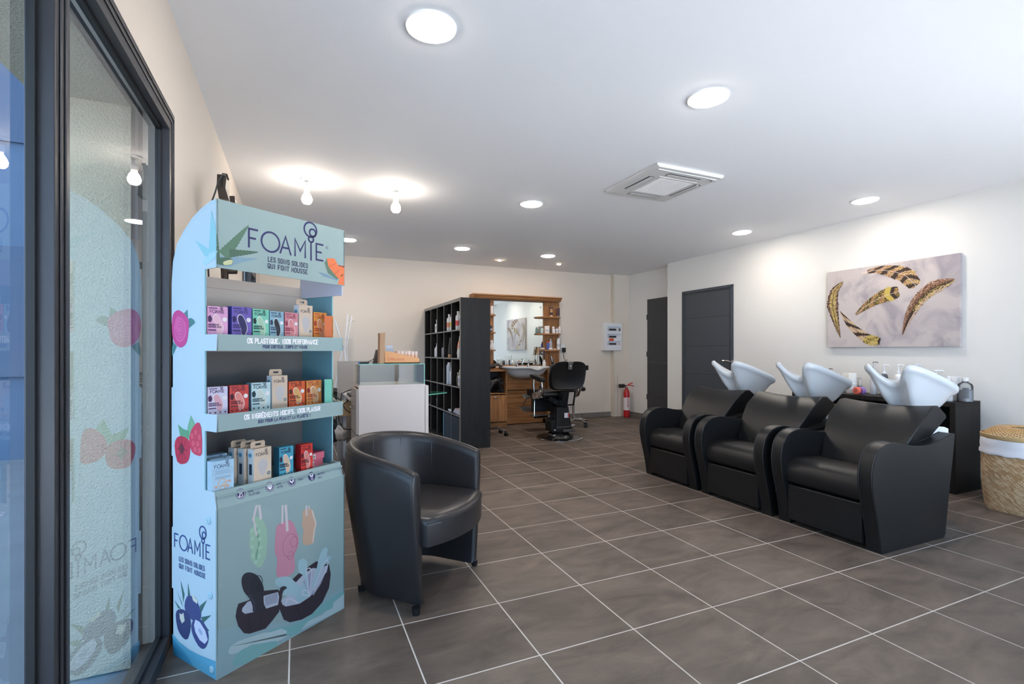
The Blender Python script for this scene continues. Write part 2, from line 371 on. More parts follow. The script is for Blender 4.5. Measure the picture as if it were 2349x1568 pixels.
# ---- doors
def door_framed():
    root = bpy.data.objects.new('door_1', None); COL.objects.link(root); struct(root)
    y1 = onX(1565.5, 700, XR).y; y0 = onX(1683, 700, XR).y; z = 2.11
    b = MB(); fr = .055
    for k, (w_, dx) in enumerate(((.018, .012), (.02, .02), (.017, .006))):
        o = sum((.018, .02, .017)[:k])
        for (ya, yb, za, zb) in ((y0+o, y0+o+w_, 0, z-o), (y1-o-w_, y1-o, 0, z-o), (y0+o, y1-o, z-o-w_, z-o)):
            b.box(XR-dx, XR+.0, ya, yb, za, zb, DOORG)
    b.build('door_frame', root, bevel=.002)
    b = MB(); gz = [0.01, .42, .86, 1.275, 1.69, z-fr-.004]; 
    # leaf is set back between jambs: build it slightly proud of the masonry so that grooves read
    for a, c in zip(gz[:-1], gz[1:]): b.box(XR-.006, XR+.002, y0+fr+.004, y1-fr-.004, a+.003, c-.003, DOORG)
    b.box(XR-.0035, XR+.001, y0+fr, y1-fr, .005, z-fr, mat('door_groove', (38, 42, 46), .6))
    leaf = b.build('door_leaf', root)
    h = onX(1677, 829, XR-.03); b = MB()
    b.tube([(XR-.006, h.y, h.z), (XR-.05, h.y, h.z)], .011, CHROME); b.tube([(XR-.05, h.y-.005, h.z), (XR-.055, h.y+.04, h.z+.012), (XR-.055, h.y+.13, h.z+.01)], .009, CHROME)
    b.M = Matrix.Translation((XR-.006, h.y, h.z)) @ Matrix.Rotation(-PI/2, 4, 'Y'); b.lathe([(.024, 0), (.024, .006), (.02, .008)], CHROME)
    b.M = Matrix.Translation((XR-.006, h.y, h.z-.06)) @ Matrix.Rotation(-PI/2, 4, 'Y'); b.lathe([(.018, 0), (.018, .005)], CHROME); b.M = Matrix()
    b.build('door_handle', root)
door_framed()
root = bpy.data.objects.new('door_2', None); COL.objects.link(root); struct(root)
y1 = onX(1486, 700, XREC).y; b = MB(); DG2 = mat('dark_grey_door', (62, 64, 68), .6)
for a, c in ((.01, .4), (.404, 1.0), (1.004, 2.105)): b.box(XREC-.012, XREC, 6.2, y1, a, c, DG2)
b.build('door_leaf', root)
for zz in (1.75, 1.1, .35):
    b = MB(); b.box(XREC-.014, XREC-.002, y1-.002, y1+.02, zz, zz+.09, DOORG); b.build('hinge', root)
# ================================================================== CEILING FITTINGS
TRIMW = mat('white_trim', (238, 238, 238), .4)
LED = mat('led_diffuser', (255, 244, 230), .5, emit=LAMP)
def downlight(u, v, r, label, m, grp):
    p = onZ(u, v, H)
    t = thing('downlight', label, 'ceiling light', (p.x, p.y, H), 0, grp)
    b = MB(); b.lathe([(r*1.13, 0), (r*1.13, -.003), (r*1.1, -.008), (r*1.01, -.008), (r*1.0, -.001)], TRIMW, 40, cap=False); b.build('trim_ring', t)
    b = MB(); b.lathe([(r, -.002), (r*.99, -.009), (r*.9, -.013), (r*.5, -.0145), (1e-5, -.015)], m, 40, cap=False); b.build('diffuser', t, normals=True)
for u, v, lab in ((989, 61, 'largest round recessed ceiling light, nearest at the top of the photo'), (1624, 224, 'round recessed ceiling light between the nearest light and the air conditioner'),
                  (1219, 467, 'round recessed ceiling light left of the air conditioner'), (1984, 459, 'round recessed ceiling light above the feather painting'),
                  (1060, 569, 'round recessed ceiling light above the black bookcase'), (1257, 586, 'round recessed ceiling light above the barber chair'),
                  (1702, 532, 'round recessed ceiling light above the framed grey door'), (798, 549, 'round recessed ceiling light half hidden by the display stand header')):
    downlight(u, v, .098, lab, LED, 'round recessed ceiling lights')
SPOT = mat('spot_diffuser', (255, 226, 190), .5, emit=LAMP*1.3)
for u, v, lab in ((1146, 596, 'small warm ceiling spot above the left side of the styling mirror'), (1282, 605, 'small warm ceiling spot above the right side of the styling mirror')):
    downlight(u, v, .028, lab, SPOT, 'small warm ceiling spots')
BUL = mat('bulb_glow', (255, 242, 226), .5, emit=BULB)
for u, v, lab in ((704, 411, 'bare ceiling bulb, left of the two, above the display stand'), (908, 434, 'bare ceiling bulb, right of the two, left of the bookcase'), (560, 378, None)):
    if not lab: continue
    p = onZ(u, v, H); t = thing('ceiling_bulb', lab, 'light bulb', (p.x, p.y, H), 0, 'bare bulbs on the ceiling')
    b = MB(); b.lathe([(.052, 0), (.052, -.008), (.04, -.014), (1e-5, -.015)], TRIMW, 28, cap=False); b.build('ceiling_rose', t, normals=True)
    b = MB(); b.tube([(0, 0, -.01), (.005, 0, -.03), (.0, 0, -.05)], .007, TRIMW); b.lathe([(.02, -.05), (.024, -.06), (.024, -.095), (.02, -.1)], TRIMW, 20); b.build('lamp_holder', t)
    b = MB(); b.lathe([(.014, -.1), (.02, -.112), (.034, -.135), (.042, -.16), (.04, -.18), (.028, -.198), (1e-5, -.206)], BUL, 24, cap=False); b.build('bulb', t, normals=True)
# air conditioner cassette
def aircon():
    ACW = mat('cassette_white', (212, 210, 208), .5)
    P = [onZ(u, v, H) for u, v in ((1397, 431), (1507, 374), (1648, 407), (1530, 455))]
    c = sum(P, Vector())/4; r = .335
    t = thing('air_conditioner', 'square white ceiling cassette air conditioner with a mesh grille', 'air conditioner', (c.x, c.y, H))
    b = MB(); b.prism([(-r, 0), (r, 0), (r, -.012), (r-.02, -.028), (-r+.02, -.028), (-r, -.012)], -r, r, ACW)
    b.prism([(-r+.035, -.028), (r-.035, -.028), (r-.05, -.034), (-r+.05, -.034)], -r+.035, r-.035, ACW); b.build('body', t, bevel=.004)
    G = mat('grille_mesh', (214, 206, 204), .7)
    b = MB(); b.box(-.19, .19, -.19, .19, -.038, -.033, ACW); b.box(-.165, .165, -.165, .165, -.0395, -.037, G)
    for k in range(-16, 17): b.box(-.165, .165, k*.01-.001, k*.01+.001, -.041, -.039, ACW)
    b.build('grille', t)
    for k in range(4):
        b = MB(); b.M = Matrix.Rotation(k*PI/2, 4, 'Z'); b.box(-.16, .16, .215, .265, -.0365, -.03, mat('vent_dark', (60, 60, 64), .6)); b.box(-.155, .155, .22, .253, -.039, -.036, ACW)
        b.build('louvre', t)
    b = MB(); b.box(.22, .3, -.3, -.26, -.037, -.033, ACW); b.lathe([(.008, -.04), (.008, -.035)], BLACKP, 10, .255, -.28); b.build('sensor', t)
aircon()
# ================================================================== WALL FITTINGS
def painting():
    X = XR-.035; P = [onX(u, v, X) for u, v in ((1898, 625), (2203, 583), (2203, 795), (1899, 796))]
    y0 = (P[1].y+P[2].y)/2; y1 = (P[0].y+P[3].y)/2; z0 = 1.235; z1 = 2.07
    m = mat('marbled_canvas', (190, 182, 182), .8); nt = m.node_tree; bs = nt.nodes['Principled BSDF']
    n = nt.nodes.new('ShaderNodeTexNoise'); n.inputs['Scale'].default_value = 3.5; n.inputs['Detail'].default_value = 8; n.inputs['Distortion'].default_value = .9; tc = nt.nodes.new('ShaderNodeTexCoord')
    r = nt.nodes.new('ShaderNodeValToRGB'); r.color_ramp.elements[0].position = .33; r.color_ramp.elements[0].color = (*lin((158, 150, 156)), 1); r.color_ramp.elements[1].position = .52; r.color_ramp.elements[1].color = (*lin((194, 184, 182)), 1)
    nt.links.new(tc.outputs['Object'], n.inputs[0]); nt.links.new(n.outputs[0], r.inputs[0]); nt.links.new(r.outputs[0], bs.inputs['Base Color'])
    t = thing('painting', 'wide canvas painting of five gold and brown feathers on marbled grey', 'painting', (XR-.004, (y0+y1)/2, z0))
    yc = (y0+y1)/2
    b = MB(); b.box(-.035, 0, y0-yc, y1-yc, 0, z1-z0, m); b.build('canvas', t, bevel=.003)
    G = cl(190, 166, 84); D = cl(54, 38, 32); Bn = cl(142, 100, 74); Lt = cl(196, 168, 150); Wp = cl(214, 198, 190)
    rnd = random.Random(3)
    Wd = y1-y0; Ht = z1-z0
    # each feather: spine points in (s from left, t from top) fractions, half widths, style
    Fs = [([(.12, .87), (.07, .6), (.05, .41), (.075, .255), (.145, .15)], [.0, .06, .10, .075, .01], 0),
          ([(.30, .08), (.42, .06), (.54, .10), (.64, .17), (.715, .30)], [.0, .05, .10, .115, .07], 1),
          ([(.25, .59), (.33, .50), (.41, .43), (.50, .38), (.59, .35)], [.01, .055, .085, .115, .07], 2),
          ([(.12, .53), (.195, .69), (.285, .82), (.36, .90), (.45, .93)], [.0, .05, .065, .085, .05], 3),
          ([(.62, .86), (.665, .66), (.73, .48), (.83, .35), (.965, .28)], [.0, .06, .085, .095, .02], 4)]
    b = MB()
    def P3(s, q, e=0): return (-.0362-e, (1-s)*Wd+y0-yc, (1-q)*Ht)
    for sp, wd, st in Fs:
        N = 70
        def ev(A, t):
            k = min(len(A)-2, int(t*(len(A)-1))); f = t*(len(A)-1)-k
            g = lambda i: A[max(0, min(len(A)-1, i))]
            if isinstance(A[0], tuple):
                return tuple(.5*((2*g(k)[d])+(-g(k-1)[d]+g(k+1)[d])*f+(2*g(k-1)[d]-5*g(k)[d]+4*g(k+1)[d]-g(k+2)[d])*f*f+(-g(k-1)[d]+3*g(k)[d]-3*g(k+1)[d]+g(k+2)[d])*f**3) for d in (0, 1))
            return A[k]*(1-f)+A[k+1]*f
        pts = [ev(sp, i/N) for i in range(N+1)]
        if st == 0: pts = pts[::-1]; wd = wd[::-1]
        for side in (-1, 1):
            prev = None
            for i in range(N+1):
                t_ = i/N; a = pts[max(0, i-1)]; c_ = pts[min(N, i+1)]; dx = (c_[0]-a[0])*Wd; dz = (c_[1]-a[1])*Ht; l = math.hypot(dx, dz)+1e-9
                nx = -dz/l*side; nz = dx/l*side; tx = dx/l; tz = dz/l
                hw = .68*(math.sqrt(max(0, 1-((t_-.86)/.14)**2)) if t_ > .86 else 1)*ev(wd, t_)*(1+rnd.uniform(-.09, .09))+.004
                row = []
                for j in range(15):
                    f = j/14; sweep = .5*hw*f
                    row.append((pts[i][0]+(nx*hw*f+tx*sweep)/Wd*.9, pts[i][1]+(nz*hw*f+tz*sweep)/Ht*.9))
                if prev:
                    for j in range(14):
                        f = (j+.5)/14; band = math.sin(t_*(34 if st == 1 else 26)+f*3*side+rnd.uniform(-.4, .4))
                        rr = rnd.random()
                        if st == 1: mm = D if band > .15 else (G if rr < .35*t_+.08 else Bn if rr < .8 else Lt)
                        elif st == 2: mm = (D if .82 < t_ < .9 else G if .7 < t_ <= .82 or rr < .25 else (D if band > -.2 else Bn))
                        elif st == 3: mm = (D if t_ > .93 else G if t_ > .66 and rr < .6 else (D if band > .25 else Lt if rr < .7 else G))
                        elif st == 4: mm = (Bn if side < 0 and rr < .6 else G if rr < .3 and t_ > .35 else D if f < .45 or rr > .8 else Lt)
                        else: mm = (G if f < .6 and rr < .5 else D if rr < .72 else Bn if rr < .85 else Lt)
                        if t_ < .12 and st in (1,): mm = Wp
                        q = [prev[j], prev[j+1], row[j+1], row[j]]
                        b.add([P3(p[0], p[1], .0001*st) for p in q], [(0, 1, 2, 3)], mm)
                prev = row
        ribbon(b, [[(p[0], p[1]) for p in pts]], .004, lambda x_, y_, e: P3(x_, y_, .0012), Wp if st in (1, 2) else D)
    b.build('feather_artwork', t)
painting()
def elec_panel():
    P0 = onY(1381, 803, YB-.04); x0 = P0.x; x1 = onY(1424, 803, YB-.1).x; z0 = 1.21; z1 = 1.715; W_ = x1-x0
    t = thing('electrical_panel', 'white electrical distribution panel with three breaker rows on the back wall', 'electrical panel', (x0, YB-.031, z0)); h = z1-z0
    b = MB(); b.box(0, W_, -.1, .03, 0, h, WHITEP); b.build('housing', t, bevel=.006)
    for k in range(3):
        zc = h-.125-k*.13
        b = MB(); b.box(.06, W_-.03, -.102, -.1, zc+.03, zc+.055, cl(176, 190, 208)); b.box(.06, .25, -.103, -.1, zc-.022, zc+.022, cl(150, 150, 156))
        for q in range(9): b.box(.07+q*.019, .084+q*.019, -.109, -.1, zc-.012, zc+.012, BLACKP if q else WHITEP)
        if k < 1: b.box(W_-.07, W_-.035, -.106, -.1, zc-.025, zc+.025, cl(90, 92, 96))
        if k == 2: b.box(W_-.09, W_-.035, -.103, -.1, zc-.02, zc+.02, cl(214, 190, 190))
        b.build('breaker_row', t)
    b = MB(); b.box(.09, .19, -.104, -.1, .175, .22, cl(222, 78, 40)); b.build('warning_sticker', t)
elec_panel()
def extinguisher():
    RED = mat('red_enamel', (186, 16, 24), .25, coat=.5); p = onZ(1447, 957, 0)
    t = thing('fire_extinguisher', 'red fire extinguisher with black horn on the floor by the back wall corner', 'fire extinguisher', (5.49, YB-.24, 0))
    b = MB(); b.lathe([(.045, 0), (.055, .01), (.056, .43), (.05, .475), (.03, .51), (.022, .53), (.022, .545)], RED, 28); b.build('cylinder', t)
    b = MB(); b.lathe([(.0568, .13), (.0568, .36)], cl(226, 214, 214), 28, cap=False)
    for k in range(5):
        for q in range(3): a = -2.0+q*.22; zz = .33-k*.035; b.box(.058*math.cos(a)-.006, .058*math.cos(a)+.006, .058*math.sin(a)-.0015, .058*math.sin(a), zz, zz+.012, cl(190, 60, 60))
    b.build('label', t)
    b = MB(); b.cyl(0, 0, .545, .575, .018, STEEL); b.build('valve', t)
    b = MB(); b.tube([(0, 0, .565), (.05, -.01, .6), (.12, -.02, .622)], .009, RED); b.tube([(-.01, 0, .575), (.06, -.01, .578), (.14, -.02, .562)], .009, RED); b.build('handle', t)
    b = MB(); b.tube([(0, 0, .565), (-.05, -.005, .57)], .012, BLACKP); b.tube([(-.045, -.005, .57), (-.06, -.005, .57), (-.16, -.01, .57)], [.018, .034, .036], BLACKP, 16); b.build('horn', t)
extinguisher()
def socket():
    p = onY(1291, 801, YB)
    t = thing('power_socket', 'white wall socket with black charger and dangling cable beside the styling shelf', 'socket', (p.x, YB, p.z))
    b = MB(); b.box(-.045, .045, -.012, 0, -.06, .085, WHITEP); b.build('plate', t, bevel=.004)
    b = MB(); b.box(-.03, .03, -.06, -.012, -.05, .03, BLACKP); b.build('charger', t, bevel=.006)
    b = MB(); b.tube([(.0, -.04, -.05), (-.01, -.04, -.1), (.01, -.03, -.16), (.05, -.02, -.19), (.07, -.03, -.18), (.05, -.05, -.2), (.0, -.04, -.21)], .004, BLACKP); b.build('cable', t)
socket()
# ================================================================== DISPLAY STAND
def card_ink(*c):
    k = lambda x: int(round(255*((lin((x,))[0]*.74)**(1/2.2))))
    return mat('print_%d_%d_%d' % c, tuple(max(0, k(x)) for x in c), .55)
DA = Vector((-.266, 2.054, 0)); DW, DD = .58, .304; DANG = math.atan2(.342, .468)
DM = Matrix.Translation(DA) @ Matrix.Rotation(DANG, 4, 'Z'); DI = DM.inverted()
def dy(u, v, y):
    o = DI @ Vector((0, 0, EYE)); e = DI @ (Vector((0, 0, EYE))+ray(u, v)); d = e-o; q = o+d*((y-o.y)/d.y); return (q.x, q.z)
def dx(u, v, x):
    o = DI @ Vector((0, 0, EYE)); e = DI @ (Vector((0, 0, EYE))+ray(u, v)); d = e-o; q = o+d*((x-o.x)/d.x); return (q.y, q.z)
def smooth(P, n=4, closed=True):
    out = []; k = len(P)
    for i in range(k if closed else k-1):
        g = lambda j: P[j % k] if closed else P[max(0, min(k-1, j))]
        a, b_, c_, d = g(i-1), g(i), g(i+1), g(i+2)
        for q in range(n):
            f = q/n
            out.append(tuple(.5*(2*b_[e]+(c_[e]-a[e])*f+(2*a[e]-5*b_[e]+4*c_[e]-d[e])*f*f+(3*b_[e]-a[e]-3*c_[e]+d[e])*f**3) for e in (0, 1)))
    if not closed: out.append(P[-1])
    return out
def stand():
    t = thing('display_stand', 'pale aqua cardboard display stand with three product trays beside the left glazing', 'display stand', DA, DANG)
    TH = .006; RIM = card_ink(150, 196, 204)
    # crop 3 pixel helper (zoomed view of the lower front panel)
    def c3(X, Y): return (380+X/3.843, 1160+Y/3.843)
    def fp(X, Y, e=.0006): p = dy(*c3(X, Y), 0); return (p[0], -e*.25, p[1])
    def FPoly(b, pts, m, e=.0006, sm=0):
        q = [dy(*c3(*p), 0) for p in pts]
        if sm: q = smooth(q, sm)
        b.add([(p[0], -e*.25, p[1]) for p in q], [tuple(range(len(q)))], m)
    def FRib(b, pts, th, m, e=.001):
        ribbon(b, [[dy(*c3(*p), 0) for p in pts]], th, lambda a, c, o: (a, -e*.25, c), m)
    # lower box: front panel
    b = MB(); b.box(0, DW, 0, TH, 0, .618, AQUA)
    PUD = card_ink(186, 204, 204); PUD2 = card_ink(132, 182, 178)
    FPoly(b, [(450, 1545), (460, 1100), (640, 1060), (870, 1040), (1130, 1020), (1300, 900), (1450, 780), (1560, 715), (1572, 905)], card_ink(150, 178, 182), .0004)
    FPoly(b, [(548, 1290), (570, 1240), (640, 1190), (760, 1150), (870, 1115), (960, 1085), (1045, 1080), (1075, 1100), (1060, 1135), (1110, 1135), (1190, 1085), (1260, 1010), (1380, 960), (1440, 900), (1480, 830), (1572, 772), (1572, 905), (1170, 1100), (980, 1195), (760, 1220), (640, 1290), (580, 1308)], PUD, .0008)
    FPoly(b, [(960, 1190), (980, 1200), (975, 1240), (880, 1290), (700, 1390), (590, 1400), (640, 1290), (760, 1230)], PUD2, .0010, 3)
    FPoly(b, [(868, 1118), (960, 1080), (1080, 1060), (1220, 1010), (1330, 900), (1480, 800), (1572, 745), (1572, 775), (1480, 850), (1470, 900), (1380, 940), (1250, 1020), (1160, 1130), (1060, 1138), (1070, 1100), (1020, 1080), (930, 1110)], PUD2, .0010)
    # hanging bars
    for (x0, y0, x1, y1, w_) in ((800, 0, 772, 120, .010), (775, 110, 800, 255, .007), (825, 0, 838, 110, .010), (1030, 0, 1028, 150, .009), (1058, 0, 1072, 212, .012), (1240, 0, 1242, 80, .008), (1262, 0, 1265, 20, .006)):
        FRib(b, [(x0, y0), (x1, y1)], w_, card_ink(214, 202, 202), .0022)
    FPoly(b, [(790, 100), (830, 100), (870, 150), (895, 240), (893, 350), (880, 450), (850, 520), (815, 542), (785, 510), (755, 470), (748, 420), (760, 385), (742, 370), (738, 320), (750, 290), (740, 250), (745, 205), (770, 180), (775, 130)], card_ink(160, 192, 166), .0012, 3)
    FPoly(b, [(800, 180), (822, 260), (828, 330), (815, 400), (800, 480), (790, 430), (812, 350), (805, 280), (790, 230)], card_ink(124, 162, 140), .0016, 3)
    for (x, y) in ((763, 215), (822, 225), (762, 288), (828, 290), (762, 362), (832, 368), (772, 438), (824, 444), (794, 494), (796, 172)):
        c_ = dy(*c3(x, y), 0); b.add([(p[0], -.0005, p[1]) for p in circ(*c_, .0085, 14)[:-1]], [tuple(range(14))], card_ink(172, 204, 178))
    FPoly(b, [(1040, 140), (1080, 122), (1125, 150), (1150, 215), (1172, 290), (1165, 360), (1135, 430), (1140, 540), (1110, 600), (1030, 635), (985, 620), (975, 560), (985, 480), (962, 400), (965, 300), (970, 220), (985, 170)], card_ink(206, 140, 158), .0012, 3)
    o_ = dy(*c3(1097, 345), 0); pk = card_ink(172, 100, 122)
    ribbon(b, [circ(o_[0], o_[1], .034, 24, .047), circ(o_[0]+.018, o_[1]+.008, .016, 18, .022), circ(o_[0]+.002, o_[1]-.044, .013, 16, .017)], .002, lambda a, c, o: (a, -.0018*.25, c), pk)
    FPoly(b, [(1225, 30), (1270, 22), (1300, 45), (1312, 90), (1330, 150), (1318, 210), (1310, 270), (1305, 320), (1255, 345), (1215, 335), (1205, 290), (1215, 220), (1200, 170), (1208, 110), (1205, 60)], card_ink(206, 170, 144), .0012, 3)
    FPoly(b, [(1285, 30), (1300, 45), (1312, 90), (1330, 150), (1318, 210), (1310, 270), (1300, 322), (1290, 326), (1298, 260), (1306, 200), (1316, 150), (1298, 95)], card_ink(222, 200, 186), .0016, 2)
    # coconut shells
    SH = card_ink(50, 38, 48); SH2 = card_ink(62, 47, 56); FL = card_ink(186, 190, 202); FL2 = card_ink(158, 162, 178)
    FPoly(b, [(1112, 650), (1180, 585), (1330, 485), (1360, 500), (1440, 515), (1455, 600), (1440, 720), (1380, 850), (1290, 950), (1200, 1000), (1095, 1025), (1040, 1000), (1000, 900), (1005, 845), (1150, 850), (1260, 790), (1200, 700)], SH, .0018)
    FPoly(b, [(1150, 670), (1215, 600), (1300, 545), (1330, 550), (1432, 520), (1420, 580), (1370, 640), (1360, 700), (1270, 800), (1180, 860), (1060, 885), (1030, 870), (1015, 830), (1060, 800)], FL, .0022)
    FPoly(b, [(1200, 690), (1240, 620), (1300, 560), (1290, 640), (1270, 780)], FL2, .0024)
    FPoly(b, [(1290, 760), (1340, 690), (1400, 600), (1420, 560), (1370, 680), (1300, 790)], FL2, .0024)
    PU3 = card_ink(168, 196, 202)
    FPoly(b, [(965, 680), (975, 640), (1040, 620), (1100, 630), (1150, 680), (1195, 705), (1200, 670), (1220, 680), (1240, 730), (1262, 790), (1180, 850), (1150, 830), (1130, 790), (1020, 785), (1040, 730), (985, 705)], PU3, .0026, 2)
    FPoly(b, [(1165, 530), (1175, 480), (1215, 465), (1245, 490), (1250, 540), (1240, 620), (1262, 760), (1230, 680), (1215, 610), (1175, 590)], PU3, .0026, 2)
    FPoly(b, [(1290, 700), (1320, 600), (1350, 460), (1385, 380), (1415, 365), (1428, 390), (1420, 440), (1460, 440), (1440, 480), (1400, 520), (1350, 600), (1300, 740)], PU3, .0026, 2)
    for L_ in ([(1262, 780), (1240, 560), (1262, 545), (1290, 560), (1278, 680), (1268, 770)], [(1300, 740), (1390, 500), (1425, 470), (1432, 500), (1400, 590), (1310, 750)], [(1262, 790), (1205, 780), (1210, 745), (1240, 740), (1272, 785)], [(1060, 860), (1070, 820), (1100, 815), (1160, 850)]):
        FRib(b, L_, .004, card_ink(214, 214, 222), .003)
    FPoly(b, [(640, 860), (730, 830), (870, 745), (990, 735), (1020, 770), (1012, 830), (1000, 930), (940, 1010), (880, 1080), (740, 1125), (690, 1120), (640, 1060), (615, 975), (625, 910)], SH, .0018)
    FPoly(b, [(675, 900), (720, 845), (870, 790), (990, 757), (1000, 800), (990, 870), (880, 905), (770, 935), (700, 950), (672, 930)], FL, .0024)
    FPoly(b, [(870, 800), (985, 765), (985, 850), (880, 880)], FL2, .0026)
    FPoly(b, [(1010, 720), (1050, 705), (1070, 725), (1040, 745), (1025, 800), (1010, 880), (1000, 800)], SH2, .0026, 2)
    FPoly(b, [(725, 955), (740, 1120), (745, 1120), (732, 950)], card_ink(34, 26, 34), .0028); FPoly(b, [(845, 930), (830, 1095), (836, 1095), (852, 930)], card_ink(34, 26, 34), .0028); FPoly(b, [(1150, 880), (1190, 1000), (1196, 998), (1158, 875)], card_ink(34, 26, 34), .0028)
    BK = card_ink(38, 38, 48)
    FPoly(b, [(668, 680), (675, 620), (705, 590), (750, 585), (805, 610), (845, 670), (865, 730), (862, 790), (865, 860), (880, 915), (775, 935), (765, 880), (735, 810), (690, 755)], BK, .0032, 3)
    FRib(b, [(735, 780), (780, 850), (785, 925)], .004, card_ink(66, 68, 84), .0036)
    o_ = dy(*c3(805, 680), 0)
    ribbon(b, [circ(o_[0], o_[1], .022, 20, .028), circ(o_[0]-.003, o_[1]-.003, .010, 14, .013), circ(o_[0]+.010, o_[1]-.022, .009, 14, .012)], .0025, lambda a, c, o: (a, -.0038*.25, c), card_ink(16, 16, 24))
    b.build('front_panel', t)
    # side panels (arched head), with artwork on the left one
    arc = [(.0, 1.744), (.039, 1.742), (.106, 1.723), (.167, 1.696), (.229, 1.654), (.278, 1.609), (.307, 1.543), (.317, 1.458), (.317, 1.30), (.308, 1.299), (.308, 1.05), (.317, 1.049), (.317, .78), (.308, .779), (.308, .5), (.315, .499), (.315, .26), (.304, .259), (.304, .0)]
    low = [(0, 0), (0, .615), (.08, .66), (.08, 1.495), (0, 1.495)]
    for k in (0, 1):
        b = MB(); x0 = 0 if k == 0 else DW-TH
        pts = [(p[0], p[1]) for p in arc]+low
        pts = [(.0, 1.744)]+arc[1:]+low
        b.prism(pts, x0+.001, x0+TH, AQUAL if k == 0 else AQUAD, axis=0)
        b.box(x0+.0005, x0+TH+.0005, .078, .08, .66, 1.495, RIM)
        if k == 0:
            b.mats[0] = AQUAL
            e0 = x0+.0004
            def SP(pts, m, e=0, sm=0, src=None):
                q = [dx(p[0], p[1], 0) for p in pts]
                if sm: q = smooth(q, sm)
                b.add([(e0-e*.25, p[0], p[1]) for p in q][::-1], [tuple(range(len(q)))], m)
            z1 = lambda X, Y: (380+X/3.5636, 440+Y/3.5636)     # upper crop
            z2 = lambda X, Y: (380+X/3.5636, 820+Y/3.5636)     # middle crop
            # rose
            LF = card_ink(70, 130, 128); RO = card_ink(214, 66, 140); RO2 = card_ink(232, 96, 164); RO3 = card_ink(176, 40, 112)
            SP([z1(*p) for p in ((178, 960), (182, 1050), (150, 1060), (150, 990))], LF, .0004)
            SP([z1(*p) for p in ((180, 1045), (210, 1030), (240, 1065), (210, 1095), (185, 1110))], LF, .0004, 2)
            SP([z1(*p) for p in ((60, 1225), (90, 1260), (70, 1310), (52, 1340), (50, 1280))], LF, .0004)
            SP([z1(*p) for p in ((50, 1100), (60, 1000), (100, 965), (140, 985), (165, 1010), (190, 1060), (185, 1140), (170, 1230), (130, 1270), (90, 1255), (60, 1200))], RO, .0008, 3)
            SP([z1(*p) for p in ((70, 1110), (90, 1020), (130, 1030), (165, 1090), (160, 1180), (120, 1225), (85, 1200))], RO2, .0012, 3)
            for rr in (.032, .022, .012):
                o_ = dx(*z1(118, 1125), 0); ribbon(b, [circ(o_[0], o_[1], rr, 14, rr*1.15, .6*rr*90, .6*rr*90+4.6)], .0022, lambda a, c, o: (e0-.00045, a, c), RO3)
            # raspberries and leaves
            SP([z2(*p) for p in ((205, 470), (240, 545), (230, 600), (190, 660), (170, 620), (185, 540))], card_ink(124, 180, 140), .0004)
            SP([z2(*p) for p in ((100, 545), (140, 580), (190, 600), (185, 670), (120, 650))], card_ink(104, 166, 124), .0004)
            SP([z2(*p) for p in ((255, 530), (290, 570), (296, 780), (262, 800), (215, 770), (190, 690), (205, 600))], card_ink(214, 50, 82), .0008, 2)
            SP([z2(*p) for p in ((72, 720), (90, 655), (130, 640), (180, 665), (200, 720), (190, 830), (150, 868), (95, 850))], card_ink(206, 36, 70), .0012, 2)
            SP([z2(*p) for p in ((105, 740), (130, 690), (155, 745), (135, 800))], card_ink(110, 24, 44), .0016)
            for i in range(8):
                a = 2*PI*i/8; o_ = dx(*z2(134, 750), 0); r_ = .05
                ribbon(b, [[(o_[0]+.016*math.cos(a), o_[1]+.018*math.sin(a)), (o_[0]+.038*math.cos(a), o_[1]+r_*math.sin(a))]], .003, lambda p, q, o: (e0-.0006, p, q), card_ink(150, 20, 50))
            for (X, Y) in ((215, 640), (245, 610), (275, 650), (225, 700), (262, 705), (240, 750), (275, 760)):
                o_ = dx(*z2(X, Y), 0); b.add([(e0-.00035, p[0], p[1]) for p in circ(o_[0], o_[1], .011, 10)[:-1]][::-1], [tuple(range(10))], card_ink(232, 84, 104))
            # fruit at the foot
            c = lambda X, Y: c3(X, Y)
            SP([c(*p) for p in ((58, 1125), (120, 1200), (200, 1262), (290, 1310), (440, 1370), (446, 1548), (66, 1316))], card_ink(96, 176, 206), .0002)
            SP([c(*p) for p in ((62, 1160), (120, 1240), (180, 1310), (240, 1410), (66, 1316))], card_ink(60, 156, 196), .0003)
            for L_ in (((130, 655), (165, 780), (155, 850)), ((195, 680), (215, 790), (195, 800)), ((90, 730), (150, 890), (140, 850)), ((75, 830), (135, 910), (110, 900)), ((362, 828), (310, 945), (300, 880)), ((402, 962), (330, 1030), (310, 980)), ((385, 1100), (340, 1100), (350, 1060))):
                SP([c(*p) for p in L_], card_ink(56, 104, 100), .0004)
            IND = card_ink(60, 70, 128); IND2 = card_ink(46, 54, 108)
            SP([c(*p) for p in ((165, 880), (185, 800), (230, 795), (280, 850), (305, 920), (308, 990), (240, 1010), (185, 950))], IND, .0008, 2)
            SP([c(*p) for p in ((88, 960), (110, 912), (160, 915), (205, 960), (222, 1050), (195, 1170), (150, 1160), (105, 1080))], IND2, .0012, 2)
            SP([c(*p) for p in ((225, 1060), (245, 1000), (280, 985), (330, 1020), (372, 1110), (375, 1190), (340, 1258), (290, 1235), (240, 1140))], IND, .0016, 2)
            SP([c(*p) for p in ((250, 1050), (262, 1000), (300, 1020), (350, 1100), (372, 1180), (345, 1215), (300, 1180), (262, 1110))], card_ink(218, 218, 236), .002)
            SP([c(*p) for p in ((285, 1090), (300, 1075), (322, 1105), (325, 1140), (305, 1130))], card_ink(170, 182, 214), .0024)
            SP([c(*p) for p in ((122, 940), (135, 955), (158, 940), (168, 1010), (145, 1035), (125, 990))], card_ink(226, 220, 204), .0024)
